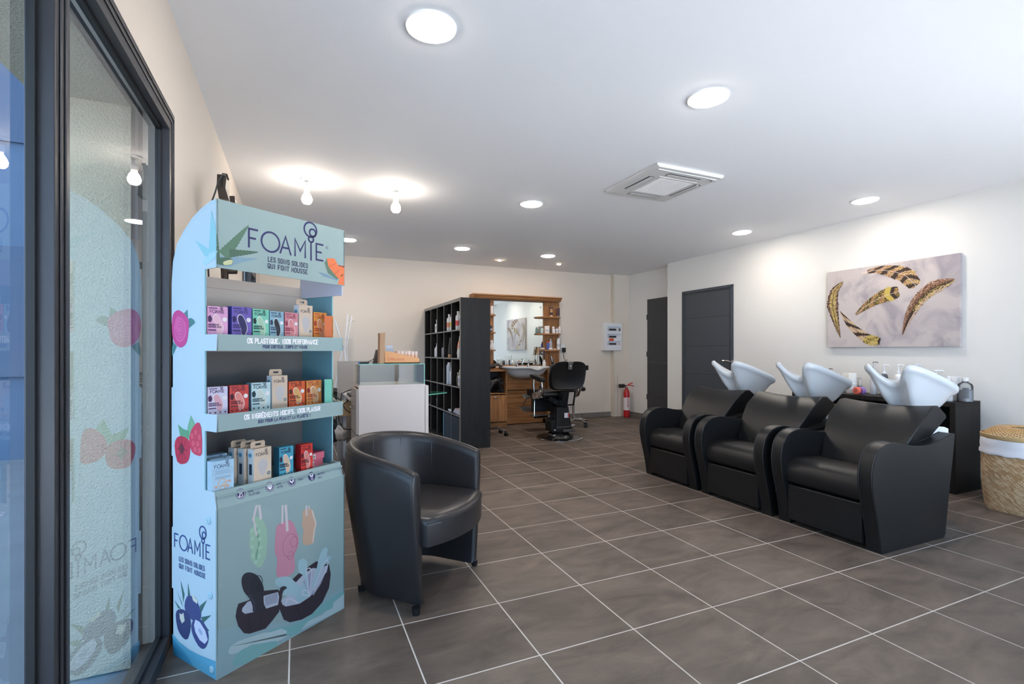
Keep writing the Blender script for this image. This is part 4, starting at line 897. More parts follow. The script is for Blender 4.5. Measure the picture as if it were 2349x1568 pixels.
# ================================================================== WASH LOUNGERS
LX = 3.105
def lounger():
    t = thing('wash_lounger', 'x', 'salon wash chair', (LX, 1.76, 0), 0, 'black salon wash chairs in a row')
    W_ = .665; A = .085
    prof = [(.035, 0), (.022, .09), (.0, .2), (-.03, .31), (-.048, .40), (-.05, .47), (-.035, .54), (-.005, .59), (.045, .625), (.11, .642), (.18, .642), (.26, .627), (.34, .612), (.43, .602), (.52, .604), (.6, .615), (.7, .636), (.80, .658), (.812, .65), (.80, .56), (.76, .35), (.72, .12), (.705, .02), (.685, 0)]
    prof = smooth(prof[:19], 3, False)+prof[19:]
    for k in (0, 1):
        y0 = 0 if k == 0 else W_-A
        b = MB(); b.prism(prof, y0, y0+A, LEATHER, smooth=True); o = b.build('armrest', t, bevel=.008, seg=3, angle=30)
        b = MB()
        for yy in (y0+.006, y0+A-.006): b.tube([(p[0]+(-.001 if i < 22 else .0), yy, p[1]+(.0005 if i >= 22 else 0)) for i, p in enumerate(prof[1:52])], .0028, LEATHER, 6)
        b.build('piping', o)
        if k: b = MB(); b.box(.0, .022, y0+A, y0+A+.002, .20, .235, cl(210, 210, 216)); b.build('fabric_tag', o)
    # seat cushion
    b = MB(); y0, y1 = A+.002, W_-A-.002
    pr = [(.004, .29), (-.008, .31), (-.014, .34), (-.012, .37), (-.002, .40), (.018, .425), (.05, .442), (.1, .452), (.3, .445), (.5, .43), (.55, .4), (.55, .3)]
    b.prism(pr, y0, y1, LEATHER, smooth=True); b.build('seat_cushion', t, bevel=.012, seg=3, angle=30)
    # leg rest board
    b = MB(); b.prism([(.005, .275), (.005, .035), (.035, .035), (.045, .275)], y0+.004, y1-.004, LEATHER); b.build('leg_rest', t, bevel=.007)
    b = MB(); b.box(.1, .66, A, W_-A, .05, .30, BLACKP); b.build('base_frame', t)
    # back cushion, leaning back and dished at the top
    b = MB(); n = 10; rows = []
    for i in range(n+1):
        f = i/n; y = .035+(W_-.07)*f; dish = .022*math.sin(PI*f); ed = (abs(f-.5)*2)**6
        inn = .06*(1 if f < .03 or f > .97 else 0)
        rows.append([(.33+.0*ed, y, .40), (.36+.01*ed, y, .52), (.42, y, .62), (.51, y, .735-dish*.3), (.64, y, .838-dish), (.70, y, .842-dish), (.79, y, .78-dish*.6), (.80, y, .755), (.62, y, .56), (.52, y, .42)])
    # narrower below arm level so that it sits between the arms
    rr = []
    for i, r in enumerate(rows):
        f = i/n; q = []
        for (x, y, z) in r:
            k_ = 1 if z > .66 else (0 if z < .61 else .5); yn = A+.003+(W_-2*A-.006)*f; q.append(Vector((x, yn*(1-k_)+y*k_, z)))
        rr.append(q+[q[0]])
    b.grid(rr, LEATHER); b.add(rr[0][:-1], [tuple(range(10))], LEATHER); b.add(rr[-1][:-1], [tuple(range(10))[::-1]], LEATHER)
    b.build('back_cushion', t, merge=.0001, normals=True, bevel=.01, seg=3)
    # white rear cover and pedestal
    b = MB(); b.prism([(.83, .30), (.815, .66), (.84, .68), (.95, .675), (1.0, .66), (1.02, .3)], .12, W_-.12, WHITEP); b.box(.86, 1.14, .2, W_-.2, 0, .3, WHITEP); b.build('rear_cover', t, bevel=.015, seg=3)
    b = MB(); b.lathe([(.07, .66), (.06, .70), (.075, .76), (.09, .8)], WHITEP, 24, 1.0, W_/2); b.build('basin_pedestal', t)
    # ceramic basin
    b = MB(); yc = W_/2; rows = []
    half = [(.80, 0, .985), (.775, .045, .995), (.725, .085, 1.045), (.697, .115, 1.092), (.715, .148, 1.098), (.79, .178, 1.075), (.90, .205, 1.032), (1.03, .215, .985), (1.14, .195, .95), (1.215, .13, .928), (1.245, 0, .92)]
    rimp = half+[(x, -y, z) for x, y, z in half[-2:0:-1]]; K_ = len(rimp)
    fine = []
    for i in range(K_):
        g = lambda j: Vector(rimp[j % K_]); a_, b_, c_, d_ = g(i-1), g(i), g(i+1), g(i+2)
        for q in range(4):
            f = q/4; fine.append(.5*(2*b_+(c_-a_)*f+(2*a_-5*b_+4*c_-d_)*f*f+(3*b_-a_-3*c_+d_)*f**3))
    NN = len(fine); B0 = Vector((1.03, 0, .74))
    for i in range(NN+1):
        p = fine[i % NN]; tn = fine[(i+1) % NN]-fine[(i-1) % NN]; n_ = Vector((-tn.y, tn.x, 0)).normalized()
        if n_.dot(Vector((p.x-1.0, p.y, 0))) < 0 and i % NN > 3: n_ = -n_
        n_ = Vector((tn.y, -tn.x, 0)).normalized()*(-1)
        c = []
        d = p-B0
        for f, g_ in ((0, 0), (.28, .0), (.42, .06), (.58, .20), (.74, .42), (.88, .66)): c.append(B0+Vector((d.x*f, d.y*f, d.z*g_)))
        c += [p+Vector((0, 0, -.062))-n_*.008, p+Vector((0, 0, -.050))+n_*.006, p+Vector((0, 0, -.040))+n_*.014, p+Vector((0, 0, -.014))+n_*.017, p+Vector((0, 0, .000))+n_*.008, p+Vector((0, 0, .003))-n_*.008, p+Vector((0, 0, -.006))-n_*.024, p+Vector((0, 0, -.03))-n_*.032]
        for f, g_ in ((.80, .62), (.66, .42), (.5, .26), (.3, .16), (0, .14)): c.append(B0+Vector((d.x*f, d.y*f, d.z*g_)))
        rows.append([Vector((v.x, yc+v.y, v.z)) for v in c])
    b.grid(rows, CERAMIC); b.build('basin', t, merge=.0001, normals=True, sub=1)
    b = MB(); b.tube([(1.17, yc, .86), (1.165, yc, .93), (1.14, yc, .95), (1.11, yc, .94)], .011, CHROME); b.lathe([(.02, 0), (.02, .03)], CHROME, 16, 1.17, yc, .84); b.build('mixer_tap', t)
    return t
l3 = lounger(); l3['label'] = 'black salon wash chair with white basin nearest the camera, beside the wicker basket'
l2 = dup(l3, (LX, 2.485, 0), 0, 'black salon wash chair with white basin in the middle of the row of three')
l1 = dup(l3, (LX, 3.205, 0), 0, 'black salon wash chair with white basin farthest away, before the framed grey door')
# tint dish on the middle chair
p = (LX+.90, 2.60, .79)
t = thing('tint_bowl', 'black tint bowl with a yellow bowl inside, behind the middle wash chair', 'bowl', (LX+.885, 2.625, .702))
b = MB(); b.lathe([(.035, -.02), (.045, 0), (.05, .035), (.052, .037), (.046, .036), (.04, .004)], BLACKP, 24, cap=False); b.tube([(.05, 0, .02), (.075, 0, .022)], .008, CHROME); b.build('bowl', t)
b = MB(); b.lathe([(.038, .02), (.046, .045), (.048, .058), (.044, .058), (.036, .02)], cl(232, 180, 50), 24, cap=True); b.build('inner_bowl', t)
# ================================================================== CONSOLE + BASKET
def cube_unit():
    x0, x1, y0, y1, h = 5.02, 5.41, 2.25, 3.72, .765
    t = thing('low_shelf_unit', 'low black open shelf unit with bottles on top along the right wall', 'shelf unit', (x0, y0, 0)); L = y1-y0; D = x1-x0
    b = MB(); b.box(0, D, 0, .04, .04, h-.04, BLACKW); b.box(0, D, L-.04, L, .04, h-.04, BLACKW); b.box(0, D, 0, L, h-.04, h, BLACKW); b.box(0, D, 0, L, 0, .04, BLACKW); b.box(D-.006, D, .04, L-.04, .04, h-.04, BLACKW); b.build('carcass', t, bevel=.001)
    for k in (1, 2, 3):
        b = MB(); yy = L*k/4; b.box(0.004, D-.006, yy-.008, yy+.008, .04, h-.04, BLACKW); b.build('divider', t)
    b = MB(); b.box(.004, D-.006, .04, L-.04, .375, .391, BLACKW); b.build('shelf', t)
    return x0, y0, h
cube_unit()
TW = mat('dark_towel', (34, 36, 42), .95, bump=.8, bscale=120)
for k, (y, z) in enumerate(((3.05, .392), (3.05, .482), (2.9, .392), (2.9, .482), (3.2, .392))):
    t = tag((lambda b: (b.lathe([(.001, 0), (.042, .004), (.045, .02), (.045, .24), (.042, .256), (.001, .26)], TW, 16), b.build('rolled_towel'))[1])(MB()), 'rolled dark towel in the open cubby of the low black shelf', 'towel', 'rolled dark towels in the low black shelf')
    t.location = (5.05, y, z+.045); t.rotation_euler = (0, PI/2, 0)
def basket():
    WK = mat('woven_bamboo', (206, 172, 126), .7); nt = WK.node_tree; bs = nt.nodes['Principled BSDF']; N = nt.nodes.new
    tc = N('ShaderNodeTexCoord'); mp = N('ShaderNodeMapping'); mp.inputs['Rotation'].default_value = (0, 0, .78); 
    br = N('ShaderNodeTexBrick'); br.inputs['Scale'].default_value = 1; br.inputs['Brick Width'].default_value = .034; br.inputs['Row Height'].default_value = .0085; br.inputs['Mortar Size'].default_value = .0008; br.offset = .33
    br.inputs['Color1'].default_value = (*lin((224, 200, 164)), 1); br.inputs['Color2'].default_value = (*lin((176, 134, 88)), 1); br.inputs['Mortar'].default_value = (*lin((120, 84, 50)), 1)
    nt.links.new(tc.outputs['UV'], mp.inputs[0]); nt.links.new(mp.outputs[0], br.inputs['Vector']); nt.links.new(br.outputs['Color'], bs.inputs['Base Color'])
    bp = N('ShaderNodeBump'); bp.inputs['Strength'].default_value = .5; bp.inputs['Distance'].default_value = .002; nt.links.new(br.outputs['Fac'], bp.inputs['Height']); bp.invert = True; nt.links.new(bp.outputs[0], bs.inputs['Normal'])
    cx, cy = 4.97, 1.80
    t = thing('laundry_basket', 'woven bamboo laundry basket with white liner and openwork lid by the right wall', 'basket', (cx, cy, 0), 0)
    def ring(r, z, q, n=48):  # q squareness
        out = []
        for i in range(n+1):
            a = 2*PI*i/n+.3; c_, s_ = math.cos(a), math.sin(a); e = (abs(c_)**q+abs(s_)**q)**(-1/q); out.append(Vector((r*c_*e, r*s_*e, z)))
        return out
    lay = [(.185, .0, 5), (.195, .03, 5), (.215, .2, 4), (.228, .35, 3), (.234, .47, 2.3)]
    def skin(b, lays, m):
        R_ = [ring(*l) for l in lays]; b.grid(R_, m); return R_
    b = MB(); R_ = skin(b, lay, WK); b.add(R_[0][:-1], [tuple(range(48))], WK); o = b.build('body', t)
    uv = o.data.uv_layers.new(name='UVMap'); me = o.data
    for p_ in me.polygons:
        for li, vi in zip(p_.loop_indices, p_.vertices):
            i = vi % 49; j = min(vi//49, 4); uv.data[li].uv = (i/48*1.35, lay[j][1]*1.05)
    LN = mat('white_cloth', (224, 224, 230), .9, bump=.5, bscale=25)
    b = MB(); lays = [(.236, .42, 2.4), (.246, .425, 2.4), (.249, .44, 2.4), (.242, .455, 2.35), (.246, .49, 2.3), (.247, .535, 2.1), (.238, .545, 2.1)]; Rr = [ring(*l) for l in lays]
    for j, r in enumerate(Rr):
        for i in range(len(r)-1): f = 1+(.012*math.sin(i*2.1+j) if j < 3 else .004*math.sin(i*1.3)); r[i] = Vector((r[i].x*f, r[i].y*f, r[i].z+.004*math.sin(i*1.7)))
        r[-1] = r[0].copy()
    b.grid(Rr, LN); ob = b.build('cloth_liner', t)
    a = math.atan2(-.97, -.25)-.35
    b = MB(); b.add([(.252*math.cos(a+q), .252*math.sin(a+q), z) for q, z in ((-.14, .492), (.14, .488), (.11, .512), (-.11, .514))], [(0, 1, 2, 3)], cl(176, 164, 150)); b.build('handle_slot', ob)
    # openwork lid : diagonal strips
    LD = mat('lid_bamboo', (214, 172, 116), .6)
    def lidp(a, f):   # f 0 rim .. 1 centre
        r = .242*(1-f) if f > .28 else .242-.242*f*1.0
        z = .56+.065*math.sin(min(1, f/.42)*PI/2) - (.03*max(0, (f-.5)/.5))
        return Vector((r*math.cos(a), r*math.sin(a), z))
    o = MB(); o.lathe([(.245, .54), (.249, .545), (.249, .568), (.243, .572)], mat('lid_band', (196, 166, 118), .6), 48, cap=False); lid = o.build('lid', t, solid=.004)
    b = MB()
    for k in range(44):
        for sg in (-1, 1):
            pts = []
            for i in range(13):
                f = i/12*.62; aa = 2*PI*k/44+sg*f*2.6; pts.append((lidp(aa, f), aa))
            vs = []
            for p_, aa in pts:
                tn = Vector((-math.sin(aa), math.cos(aa), 0)); w_ = .0062*(p_.xy.length/.242*.7+.3)*1.25; vs += [p_+tn*w_+Vector((0, 0, .001*sg)), p_-tn*w_+Vector((0, 0, .001*sg))]
            b.add(vs, [(2*i, 2*i+1, 2*i+3, 2*i+2) for i in range(12)], LD)
    rr = [lidp(2*PI*i/40, .62) for i in range(40)]; b.tube(rr, .006, LD, 6, True)
    b.build('lattice', lid)
basket()
# ================================================================== BOTTLES
def bottle(name, label, cat, loc, h, r, body, cap, kind='cap', group=None, lab=None, rz=0, squash=1):
    """kind: cap, pump, spray, tube, jar, can"""
    t = thing(name, label, cat, loc, rz, group)
    B = cl(*body) if isinstance(body, tuple) else body; K = cl(*cap) if isinstance(cap, tuple) else cap
    b = MB()
    if kind == 'tube':
        b.M = Matrix.Identity(4); n = 16; rows = []
        for z, rx, ry in ((h*.16, r*.85, r*.85), (h*.2, r*.95, r*.9), (h*.6, r, r*.6), (h*.95, r*1.05, r*.12), (h, r*1.05, r*.08)):
            rows.append([Vector((rx*math.cos(2*PI*i/n), ry*math.sin(2*PI*i/n), z)) for i in range(n+1)])
        b.grid(rows, B); b.add(rows[-1][:-1], [tuple(range(n))], B); bh = h
    elif kind == 'jar':
        b.lathe([(r*.96, 0), (r, .004), (r, h*.62), (r*.95, h*.66)], B, 20, sy=squash); bh = h*.64
    elif kind == 'can':
        b.lathe([(r*.95, 0), (r, .003), (r, h*.86), (r*.7, h*.9)], B, 20, sy=squash); bh = h*.9
    elif kind == 'box':
        b.box(-r, r, -r*squash, r*squash, 0, h, B)
    else:
        bh = h*(.70 if kind in ('pump', 'spray') else .82)
        b.lathe([(r*.9, 0), (r, .005), (r, bh*.84), (r*.86, bh*.93), (r*.42, bh*.99), (r*.38, bh)], B, 20, sy=squash)
    if lab:
        L_ = cl(*lab); z0, z1 = (h*.22, h*.5)
        if kind == 'box': b.box(-r*.8, r*.8, -r*squash-.0006, -r*squash, z0, z1, L_)
        elif kind == 'tube': b.add([(-r*.6, -r*.715, h*.46), (r*.6, -r*.715, h*.46), (r*.6, -r*.36, h*.78), (-r*.6, -r*.36, h*.78)], [(0, 1, 2, 3)], L_)
        else: b.lathe([(r*1.012, z0), (r*1.012, z1)], L_, 20, sy=squash, cap=False)
        if kind != 'tube': 
            I = cl(70, 70, 76)
            for q in (.75, .6, .4): zz = z0+(z1-z0)*q; b.lathe([(r*1.02, zz), (r*1.02, zz+h*.008)], I, 20, sy=squash, cap=False) if kind != 'box' else None
    b.build('body', t, bevel=.001 if kind == 'box' else 0)
    b = MB()
    if kind == 'tube': b.lathe([(r*.8, 0), (r*.82, h*.005), (r*.82, h*.16), (r*.7, h*.165)], K, 16); b.build('cap', t)
    elif kind == 'jar': b.lathe([(r*1.02, h*.66), (r*1.02, h*.98), (r*.96, h)], K, 20, sy=squash); b.build('lid', t)
    elif kind == 'can': b.lathe([(r*.62, h*.9), (r*.62, h*.99), (r*.5, h)], K, 16); b.build('cap', t)
    elif kind == 'cap': b.lathe([(r*.5, bh-.002), (r*.5, h*.99), (r*.45, h)], K, 16); b.build('cap', t)
    elif kind == 'pump':
        b.lathe([(r*.45, bh-.002), (r*.45, bh+h*.07), (r*.2, bh+h*.08), (r*.14, bh+h*.22), (r*.14, h*.96)], K, 14); b.tube([(r*.3, 0, h*.965), (-r*.3, 0, h*.98), (-r*1.1, 0, h*.965), (-r*1.25, 0, h*.945)], r*.17, K, 8); b.build('pump', t)
    elif kind == 'spray':
        b.lathe([(r*.45, bh-.002), (r*.45, bh+h*.09)], K, 14); b.box(-r*.9, r*.5, -r*.25, r*.25, bh+h*.09, h, K); b.box(-r*.9, -r*.6, -r*.12, r*.12, bh-h*.04, bh+h*.09, K); b.build('trigger', t)
    return t
WH = (226, 226, 226); BLK = (28, 28, 32); SIL = (170, 172, 178)
# ---- bottles on the console
cz = .7655
cons = [ # u, v_top, radius px, kind, body, cap, label text, label colour
    (1884.5, 843.5, .026, 'pump', (226, 222, 214), BLK, 'pale pump bottle with black pump, leftmost of three on the low shelf unit', (236, 236, 236), .235),
    (1893.5, 845, .026, 'pump', (226, 222, 214), BLK, 'pale pump bottle with black pump, middle of three on the low shelf unit', (236, 236, 236), .23),
    (1903.5, 844, .026, 'pump', (226, 222, 214), BLK, 'pale pump bottle with black pump, rightmost of three on the low shelf unit', (236, 236, 236), .235),
    (1922, 856, .028, 'cap', (228, 226, 222), (234, 232, 226), 'small white bottle beside the black-pump bottles on the low shelf unit', None, .16),
    (1931, 860, .022, 'cap', (228, 226, 222), (234, 232, 226), 'slim white bottle left of the white labelled jars on the low shelf unit', None, .15),
    (1940, 855, .036, 'jar', (224, 224, 222), (228, 226, 220), 'white tall jar partly behind the labelled white jar on the low shelf unit', (238, 238, 238), .2),
    (1953, 855, .044, 'jar', (222, 222, 222), (228, 226, 220), 'large white labelled jar between the basins on the low shelf unit', (238, 238, 238), .2),
    (1965.5, 866, .015, 'can', (200, 196, 190), SIL, 'slim clear bottle with silver cap, left of two above the round coral jar', (150, 150, 156), .165),
    (1973.5, 866, .015, 'can', (196, 192, 190), SIL, 'slim clear bottle with silver cap, right of two above the round coral jar', (150, 150, 156), .165),
    (2004, 828, .03, 'pump', (214, 214, 216), STEEL, 'pump bottle with metal pump behind the nearest basin, leftmost horn', None, .27),
    (2028, 835, .032, 'pump', (84, 88, 94), (228, 228, 230), 'grey bottle with white pump behind the nearest basin', None, .25),
    (2061, 835, .034, 'pump', (232, 230, 230), (232, 232, 234), 'white bottle with white pump between the horns of the nearest basin', None, .25),
    (2102, 834, .03, 'pump', (226, 226, 230), (220, 224, 240), 'white pump bottle with a blue tip behind the nearest basin', None, .25),
    (2147, 848, .042, 'pump', (78, 82, 90), (232, 232, 232), 'squat dark grey pump bottle behind the rim of the nearest basin', None, .215),
    (2176, 862, .028, 'cap', (206, 206, 208), (226, 226, 228), 'pale bottle beside the dark grey pump bottle on the low shelf unit', None, .16),
    (2190, 863, .042, 'jar', (212, 208, 206), (228, 226, 226), 'wide pale jar behind the rear rim of the nearest basin', (232, 222, 214), .17)]
for (u, vt, r, kind, body, cap, lab, lc, h) in cons:
    zt = cz+h; p = onZ(u, vt, zt) if vt < 804 else onX(u, vt, 5.2)
    X = {1940: 5.335, 1931: 5.18, 1953: 5.21, 1965.5: 5.31, 1973.5: 5.31, 1922: 5.2, 2176: 5.12, 2190: 5.24, 1884.5: 5.34, 1893.5: 5.34, 1903.5: 5.34}.get(u, 5.27); r = min(r, .021) if u < 1910 else r
    p = onX(u, vt, X); h = max(.1, p.z-cz)
    y = min(3.66, max(2.30, p.y))
    bottle('jar' if kind == 'jar' else 'product_bottle', lab, 'jar' if kind == 'jar' else 'bottle', (X, y, cz), h, r, body, cap, kind, 'bottles on the low shelf unit', lc, rz=2.2)
CLR = glass_mat('clear_plastic', (.86, .88, .9), 1.4)
p = onX(2214, 873, 5.2); t = thing('clear_bottle', 'large clear bottle with white cap at the near end of the low shelf unit', 'bottle', (5.2, p.y, cz), 0, 'bottles on the low shelf unit')
b = MB(); b.lathe([(.05, 0), (.052, .005), (.052, .13), (.045, .15), (.02, .168), (.02, .178)], CLR, 24, cap=False); b.build('body', t)
b = MB(); b.lathe([(.049, .004), (.049, .1)], mat('clear_liquid', (170, 172, 178), .2), 24); b.build('contents', t)
b = MB(); b.add([(.054*math.cos(a_), .054*math.sin(a_), z) for z in (.03, .12) for a_ in (PI*1.02, PI*1.1, PI*1.2, PI*1.28)], [(0, 1, 5, 4), (1, 2, 6, 5), (2, 3, 7, 6)], cl(96, 98, 104)); b.build('label', t)
b = MB(); b.lathe([(.023, .176), (.024, .2), (.02, .203)], WHITEP, 18); b.build('cap', t)
for k, (u, v, c_, lab) in enumerate(((1966, 892, (232, 110, 96), 'round coral pink jar standing on edge on the low shelf unit'), (1977, 891, (150, 116, 186), 'round violet jar half behind the coral pink one on the low shelf unit'))):
    X = 5.10+.035*k; q = onX(u, v, X); t = thing('round_jar', lab, 'jar', (X, q.y, cz+.037), -.2, 'round jars on edge')
    b = MB(); b.M = Matrix.Rotation(PI/2, 4, 'Y'); b.lathe([(.030, -.018), (.037, -.012), (.037, .012), (.030, .016)], cl(*c_), 28); b.lathe([(.022, -.0186), (.022, -.018)], cl(*[int(x*.8) for x in c_]), 22); b.build('body', t)
# ================================================================== BOOKCASE
BX, BY0, BYL, BH_, BDp = 1.822, 5.70, 1.84, 1.85, .385
def bookcase():
    t = thing('cube_bookcase', 'tall black cube bookcase filled with hair products, standing side-on', 'bookcase', (BX, BY0, 0))
    EDGE = mat('shelf_edge', (140, 136, 132), .5)
    b = MB(); b.box(0, BDp, 0, .04, .04, BH_-.04, BLACKW); b.box(0, BDp, BYL-.04, BYL, .04, BH_-.04, BLACKW); b.box(0, BDp, 0, BYL, BH_-.04, BH_, BLACKW); b.box(0, BDp, 0, BYL, 0, .04, BLACKW)
    b.box(-.001, 0, 0, BYL, BH_-.04, BH_, EDGE); b.box(-.001, 0, 0, .04, .04, BH_-.04, EDGE); b.box(-.001, 0, BYL-.04, BYL, .04, BH_-.04, EDGE); b.build('carcass', t, bevel=.001)
    b = MB(); b.box(BDp-.012, BDp-.004, .04, BYL-.04, .04, BH_-.04, mat('black_back', (24, 24, 26), .6)); b.build('back_board', t)
    p_ = (BYL-.08)/5; pz = (BH_-.08)/5
    for k in range(1, 5):
        b = MB(); y = .04+p_*k; b.box(.001, BDp-.012, y-.008, y+.008, .04, BH_-.04, BLACKW); b.box(-.0, .001, y-.008, y+.008, .04, BH_-.04, EDGE); b.build('divider', t)
        b = MB(); z = .04+pz*k; b.box(.002, BDp-.012, .04, BYL-.04, z-.008, z+.008, BLACKW); b.box(.0, .002, .04, BYL-.04, z-.008, z+.008, EDGE); b.build('shelf', t)
    # dark fabric box fills two bottom cells
    for k in (0, 1):
        b = MB(); b.box(.006, BDp-.02, .05+p_*k, .04+p_*(k+1)-.012, .045, .37, mat('dark_blue_insert', (38, 52, 64), .6)); b.build('drawer_insert', t)
    return p_, pz
bp_, bpz = bookcase()
def cell(c, r, f, rr=0):
    if rr: f = min(1-(rr+.012)/bp_, max((rr*1.3+.012)/bp_, f))
    return (BX+.05, BY0+.04+bp_*(c+f), .04+bpz*(4-r)+.0085)
grp = 'products in the black bookcase'
bk = [ (0, 0, .60, .235, .036, 'cap', WH, WH, (222, 90, 80), 'white bottle with red label at the front of the top cell nearest the camera'),
       (0, 0, .2, .26, .033, 'cap', WH, WH, (110, 130, 190), 'white bottle with blue label beside the post in the top near cell'),
       (1, 0, .72, .225, .036, 'cap', WH, WH, (226, 140, 110), 'white bottle with orange label in the second top cell'),
       (1, 0, .32, .23, .036, 'cap', WH, WH, (220, 200, 90), 'white bottle with yellow label in the second top cell'),
       (2, 0, .14, .26, .03, 'tube', WH, WH, None, 'white upright tube in the middle top cell'),
       (3, 0, .45, .19, .038, 'spray', WH, WH, (200, 200, 206), 'small white spray bottle in the fourth top cell'),
       (3, 0, .12, .22, .025, 'cap', WH, WH, None, 'slim white bottle behind the spray bottle in the fourth top cell'),
       (0, 1, .35, .27, .050, 'tube', (222, 220, 216), (225, 225, 225), (232, 110, 40), 'large white and orange tube in the second row near cell'),
       (1, 1, .64, .265, .034, 'tube', (46, 44, 40), (196, 160, 110), None, 'black tube with gold cap, left of two in the second row'),
       (1, 1, .10, .265, .034, 'tube', (46, 44, 40), (196, 160, 110), None, 'black tube with gold cap, right of two in the second row'),
       (2, 1, .55, .2, .026, 'spray', (150, 152, 158), BLK, None, 'slim silver spray bottle, left of two in the second row'),
       (2, 1, .18, .2, .03, 'spray', (170, 172, 178), BLK, None, 'slim silver spray bottle, right of two in the second row'),
       (3, 1, .58, .2, .032, 'pump', WH, WH, None, 'white pump bottle in the second row far cell'),
       (3, 1, .15, .22, .026, 'cap', (200, 204, 214), WH, None, 'tall pale bottle in the second row far cell'),
       (3, 1, .34, .08, .022, 'cap', WH, WH, None, 'tiny white bottle in front of the pump bottle in the second row'),
       (0, 2, .62, .17, .022, 'cap', (90, 84, 60), (190, 180, 170), None, 'small olive bottle in the third row near cell'),
       (0, 2, .34, .205, .034, 'spray', (214, 216, 222), WH, (170, 180, 210), 'white spray bottle in the third row near cell'),
       (0, 2, .06, .215, .030, 'cap', (214, 216, 222), WH, None, 'white bottle beside the post in the third row'),
       (1, 2, .74, .29, .038, 'can', (204, 210, 218), (214, 216, 222), None, 'tall pale grey can in the third row'),
       (1, 2, .40, .22, .032, 'cap', (210, 214, 222), WH, None, 'pale bottle with handle shape beside the tall grey can'),
       (1, 2, .12, .25, .03, 'can', (214, 216, 222), WH, None, 'slim pale can at the right of the tall grey can'),
       (2, 2, .14, .25, .036, 'can', (206, 206, 212), WH, (150, 150, 160), 'single tall white can in the middle cell of the third row'),
       (3, 2, .10, .10, .026, 'spray', (214, 214, 218), BLK, None, 'very small bottle alone in the fourth cell of the third row'),
       (3, 3, .2, .12, .04, 'jar', (60, 62, 68), (90, 92, 98), None, 'small dark grey jar in the fourth row behind the glass shelf')]
for (c, r, f, h, rr, kind, body, cap, lc, lab) in bk:
    bottle('jar' if kind == 'jar' else 'product_bottle', lab, 'jar' if kind == 'jar' else 'bottle', cell(c, r, f, rr), h, rr, body, cap, kind, grp, lc, rz=-PI/2 if kind == 'tube' else 3.0)
for k in range(5):
    x, y, z = cell(0, 3, .42); t = thing('magazine', ('topmost' if k == 4 else 'lowest' if k == 0 else 'middle')+' white magazine of the stack in the near cell, fourth row', 'magazine', (x, y, z+k*.013), .06*((k*3) % 4)-.05, 'magazine stack in the near cell')
    b = MB(); b.box(-.03, .25, -.12, .14, 0, .010, cl(214, 216, 222)); b.box(-.0305, -.03, -.12, .14, .002, .008, cl(170, 174, 186)); b.build('pages', t); b = MB(); b.box(-.03, .25, -.12, .14, .010, .012, cl(190+8*k, 190, 196)); b.build('cover', t)
for k in range(2):
    x, y, z = cell(1, 3, .3); t = thing('magazine', ('upper' if k else 'lower')+' of two white magazines in the fourth row second cell', 'magazine', (x, y, z+k*.013), .05*k, 'magazine pair in the second cell')
    b = MB(); b.box(-.02, .25, -.09, .13, 0, .010, cl(214, 216, 222)); b.build('pages', t); b = MB(); b.box(-.02, .25, -.09, .13, .010, .012, cl(206, 206, 212)); b.build('cover', t)
for k, (c_, th, lab) in enumerate(((( 90, 170, 200), .022, 'light blue upright magazine in the bottom row of the bookcase'), ((226, 200, 80), .01, 'yellow upright magazine between the blue and orange ones'), ((222, 120, 50), .025, 'orange upright magazine in the bottom row of the bookcase'), ((60, 130, 170), .012, 'dark blue upright magazine beside the orange one'))):
    x, y, z = cell(2, 4, .36-.09*k); t = thing('magazine', lab, 'magazine', (x, y, .042), 0, 'upright magazines in the bottom row')
    b = MB(); b.box(-.02, .18, -th/2, th/2, 0, .31-.01*k, cl(*c_)); b.build('cover', t, bevel=.002); b = MB(); b.box(-.018, .181, -th/2+.003, th/2-.003, .002, .312-.01*k, cl(226, 224, 218)); b.build('pages', t)
